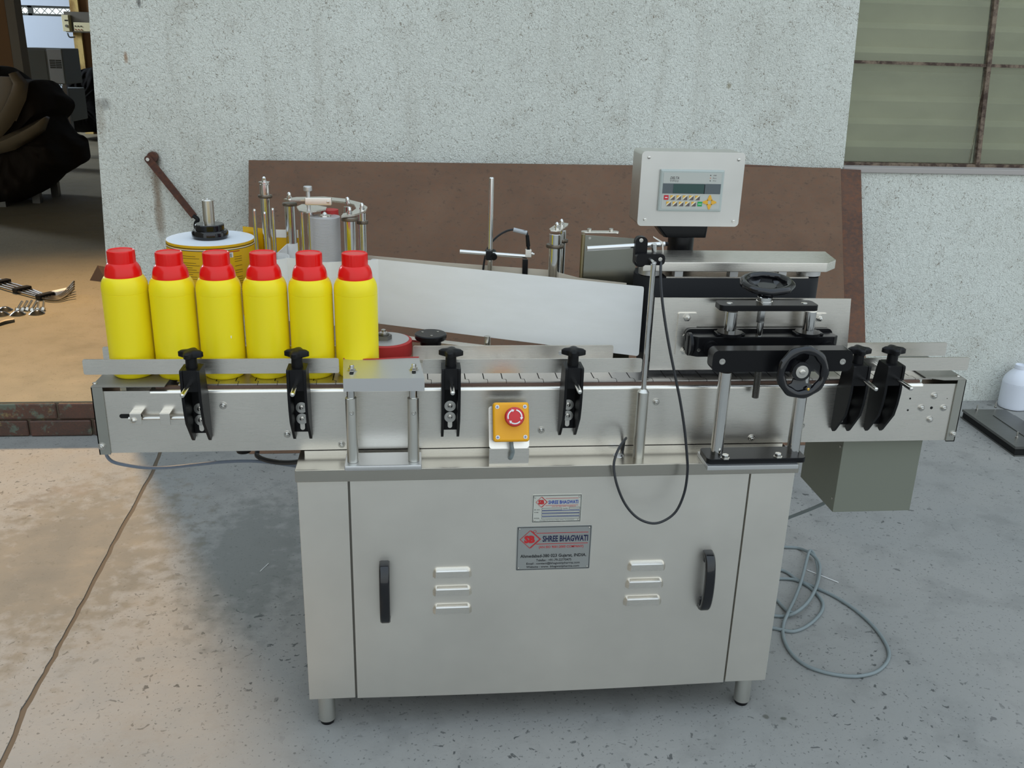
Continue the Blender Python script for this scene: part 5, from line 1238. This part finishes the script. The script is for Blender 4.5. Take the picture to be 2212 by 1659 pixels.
# tarpaulin-covered machine: a lumpy draped body on thin legs
def drape(name, outline, Yc, depth, m, label, cat, seed=0, fold=.03):
    C = [PY(a, b, Yc) for a, b in outline]; cx_ = sum(p.x for p in C) / len(C); cz_ = sum(p.z for p in C) / len(C)
    # resample
    n = 160; seg = [(C[(i + 1) % len(C)] - C[i]).length for i in range(len(C))]; tot = sum(seg); P = []
    i = 0; acc = 0
    for k in range(n):
        t = tot * k / n
        while acc + seg[i] < t: acc += seg[i]; i += 1
        P.append(C[i].lerp(C[(i + 1) % len(C)], (t - acc) / seg[i]))
    rs = []
    m_ = 40
    for j in range(m_ + 1):
        a = -pi / 2 + pi * j / m_; s_ = max(cos(a), .02) ** .45; yo = sin(a) * depth
        ring = []
        for k, p in enumerate(P):
            x = cx_ + (p.x - cx_) * s_; z = cz_ + (p.z - cz_) * s_
            nv = noise.noise(Vector((x * 3.5 + seed, yo * 2.5, z * 1.2))) * fold * 2.2 + (abs(noise.noise(Vector((x * 9 + z * 2 + seed, 3, z * 1.6)))) * 1.6 + abs(noise.noise(Vector((x * 17 - z * 5, yo * 4, z * 4 + seed)))) * .8) * fold
            ring.append((x + nv * .5, Yc + yo - nv * 1.6, z + nv * .3))
        rs.append(ring)
    return build(name, MB().rings(rs), m, sharp=80)
YT = 6.4
out = [(-160, 150), (0, 140), (40, 168), (95, 172), (112, 198), (135, 216), (138, 232), (112, 252), (122, 275), (148, 308), (172, 318), (178, 355), (130, 384), (100, 412), (60, 432), (0, 438), (-160, 440)]
tp = drape('covered_machine', out, YT, .55, TARP, '', '', 2.0, .045)
tag(tp, 'machine under a dark draped tarpaulin with plastic strips, inside the hall', 'covered machine')
def band(pts, wd, Y, m, nm):
    mb = MB(); rs = []
    Pp = [PY(a, b, Y) for a, b in pts]
    for i, p in enumerate(Pp):
        d = (Pp[min(i + 1, len(Pp) - 1)] - Pp[max(i - 1, 0)]).normalized(); s_ = Vector((-d.z, 0, d.x)) * wd[i]
        rs.append([p + s_ + Vector((0, .03, 0)), p + Vector((0, -.05, 0)) + s_ * .4, p + Vector((0, -.06, 0)) - s_ * .4, p - s_ + Vector((0, .03, 0)), p + Vector((0, .06, 0))])
    return build(nm, mb.rings(rs), m, tp, sharp=80)
band([(28, 158), (42, 180), (36, 205), (22, 235), (5, 262), (-20, 295)], [.03, .055, .06, .06, .06, .05], YT - .62, PLAST, 'plastic_sheet')
band([(-10, 165), (-5, 200), (-18, 240)], [.17, .19, .17], YT - .60, PLAST, 'plastic_sheet')
band([(101, 254), (85, 272), (55, 291), (20, 308), (-30, 325)], [.012, .045, .055, .06, .05], YT - .62, PLAST, 'plastic_strap')
for px, py in ((8, 446), (82, 438), (122, 424)):
    q = hz(px, py); build('leg', MB().box((q.x - .03, q.y - .03, HZ), (q.x + .03, q.y + .03, HZ + .35)), DSTEEL, tp)
# black covered object by the wall edge
Y2 = 11.95
o2 = [(152, 200), (160, 168), (180, 150), (240, 140), (300, 160), (310, 286), (170, 285), (158, 282), (148, 262), (145, 235)]
b2 = drape('covered_load', o2, Y2, .5, TARPB, '', '', 9.0, .04); tag(b2, 'tall black-wrapped load standing far inside the hall beside the wall corner', 'covered load')
# steel cabinets
def cabinet(name, px0, px1, pxs, pyt, pyb, Y, label, legs=True):
    a_ = PY(px0, pyt, Y); b_ = PY(pxs, pyt, Y); c_ = PY(px1, pyt, Y); zb = PY(px0, pyb, Y).z
    e = empty(name, (b_.x, Y, HZ), label, 'cabinet')
    build('cabinet_body', MB().box((a_.x, Y, zb), (c_.x, Y + .55, a_.z), .01), CABD, e)
    build('cabinet_door', MB().box((b_.x, Y - .012, zb + .01), (c_.x - .01, Y, a_.z - .01), .004), CABM, e)
    build('cabinet_panel', MB().box((a_.x + .02, Y - .008, zb + .02), (b_.x - .02, Y, a_.z - .02), .004), CABD, e)
    for k in range(2):
        for j in range(5):
            x = b_.x + (c_.x - b_.x) * (.3 + .4 * k); z = zb + (a_.z - zb) * (.45 + .05 * j)
            if k < 2: build('vent_slit', MB().box((x - .03, Y - .016, z), (x + .03, Y - .012, z + .012)), WIRE, e)
    if legs:
        for x in (a_.x + .04, c_.x - .04): build('leg', MB().box((x - .02, Y + .05, HZ), (x + .02, Y + .09, zb)), DSTEEL, e)
    return e
cabinet('steel_cabinet', 38, 133, 100, 102, 180, 9.6, 'grey steel switch cabinet with slotted door behind the tarpaulin')
cabinet('steel_cabinet', 108, 148, 116, 192, 262, 9.75, 'small grey steel cabinet low behind the tarpaulin, under the larger one')
cabinet('steel_cabinet', 122, 152, 128, 143, 186, 12.75, 'pale narrow cabinet between the switch cabinet and the black load')
# yellow column with control boxes
YC_ = 12.6
x0c = PY(161, 100, YC_).x; x1c = PY(179, 100, YC_).x; x2c = PY(194, 100, YC_).x
colm = build('column', MB().box((x0c, YC_, HZ), (x1c, YC_ + .25, ZT)), POSTY); tag(colm, 'pale yellow hall column carrying control boxes', 'column')
build('column_web', MB().box((x1c, YC_ + .06, HZ), (x2c + .05, YC_ + .2, ZT)), POSTB, colm)
a_ = PY(134, 32, YC_ - .15); b_ = PY(153, 68, YC_ - .15); c_ = PY(186, 26, YC_ - .15); d_ = PY(186, 70, YC_ - .15)
box('back_board', (a_.x, YC_ - .08, b_.z - .01), (c_.x + .12, YC_, PY(150, 25, YC_ - .08).z), DSTEEL, colm)
e = box('control_box', (a_.x, YC_ - .19, b_.z), (b_.x, YC_ - .08, a_.z), BEIGE, colm, .006)
q = PY(144, 56, YC_ - .19); build('dial', MB().cyl((q.x, YC_ - .19, q.z), (q.x, YC_ - .205, q.z), .018, seg=16), DSTEEL, e)
q = PY(143, 44, YC_ - .19); box('meter_window', (q.x - .022, YC_ - .193, q.z - .008), (q.x + .022, YC_ - .19, q.z + .008), DARK, e)
p0 = PY(158, 48, YC_ - .17); p1 = PY(188, 68, YC_ - .17)
e = box('switch_panel', (p0.x, YC_ - .17, p1.z), (p1.x + .06, YC_ - .08, p0.z), BEIGE, colm, .006)
for k in range(3):
    for j in range(2):
        x = p0.x + .022 + k * .038; z = p1.z + .02 + j * .045
        build('switch_knob', MB().cyl((x, YC_ - .17, z), (x, YC_ - .18, z), .008, seg=10), DARK if j else mat('switch_red', rgb(150, 80, 60), .5), e)
build('conduit', MB().tube([PY(146, 71, YC_ - .1), PY(150, 80, YC_ - .1), PY(162, 80, YC_ - .1)], .01, 6), WIRE, colm)
# brown door post on the far left
YD = 8.6
xa0, xa1, xa2 = PY(-60, 80, YD).x, PY(20, 80, YD).x, PY(40, 80, YD).x
dpst = build('door_post', MB().box((xa0, YD, HZ), (xa1, YD + .15, ZT)), POSTB); tag(dpst, 'brown painted steel door post at the left edge of the photo', 'post')
build('post_face', MB().box((xa1 + .01, YD - .02, HZ), (xa2 + .01, YD + .16, ZT)), POSTG, dpst)
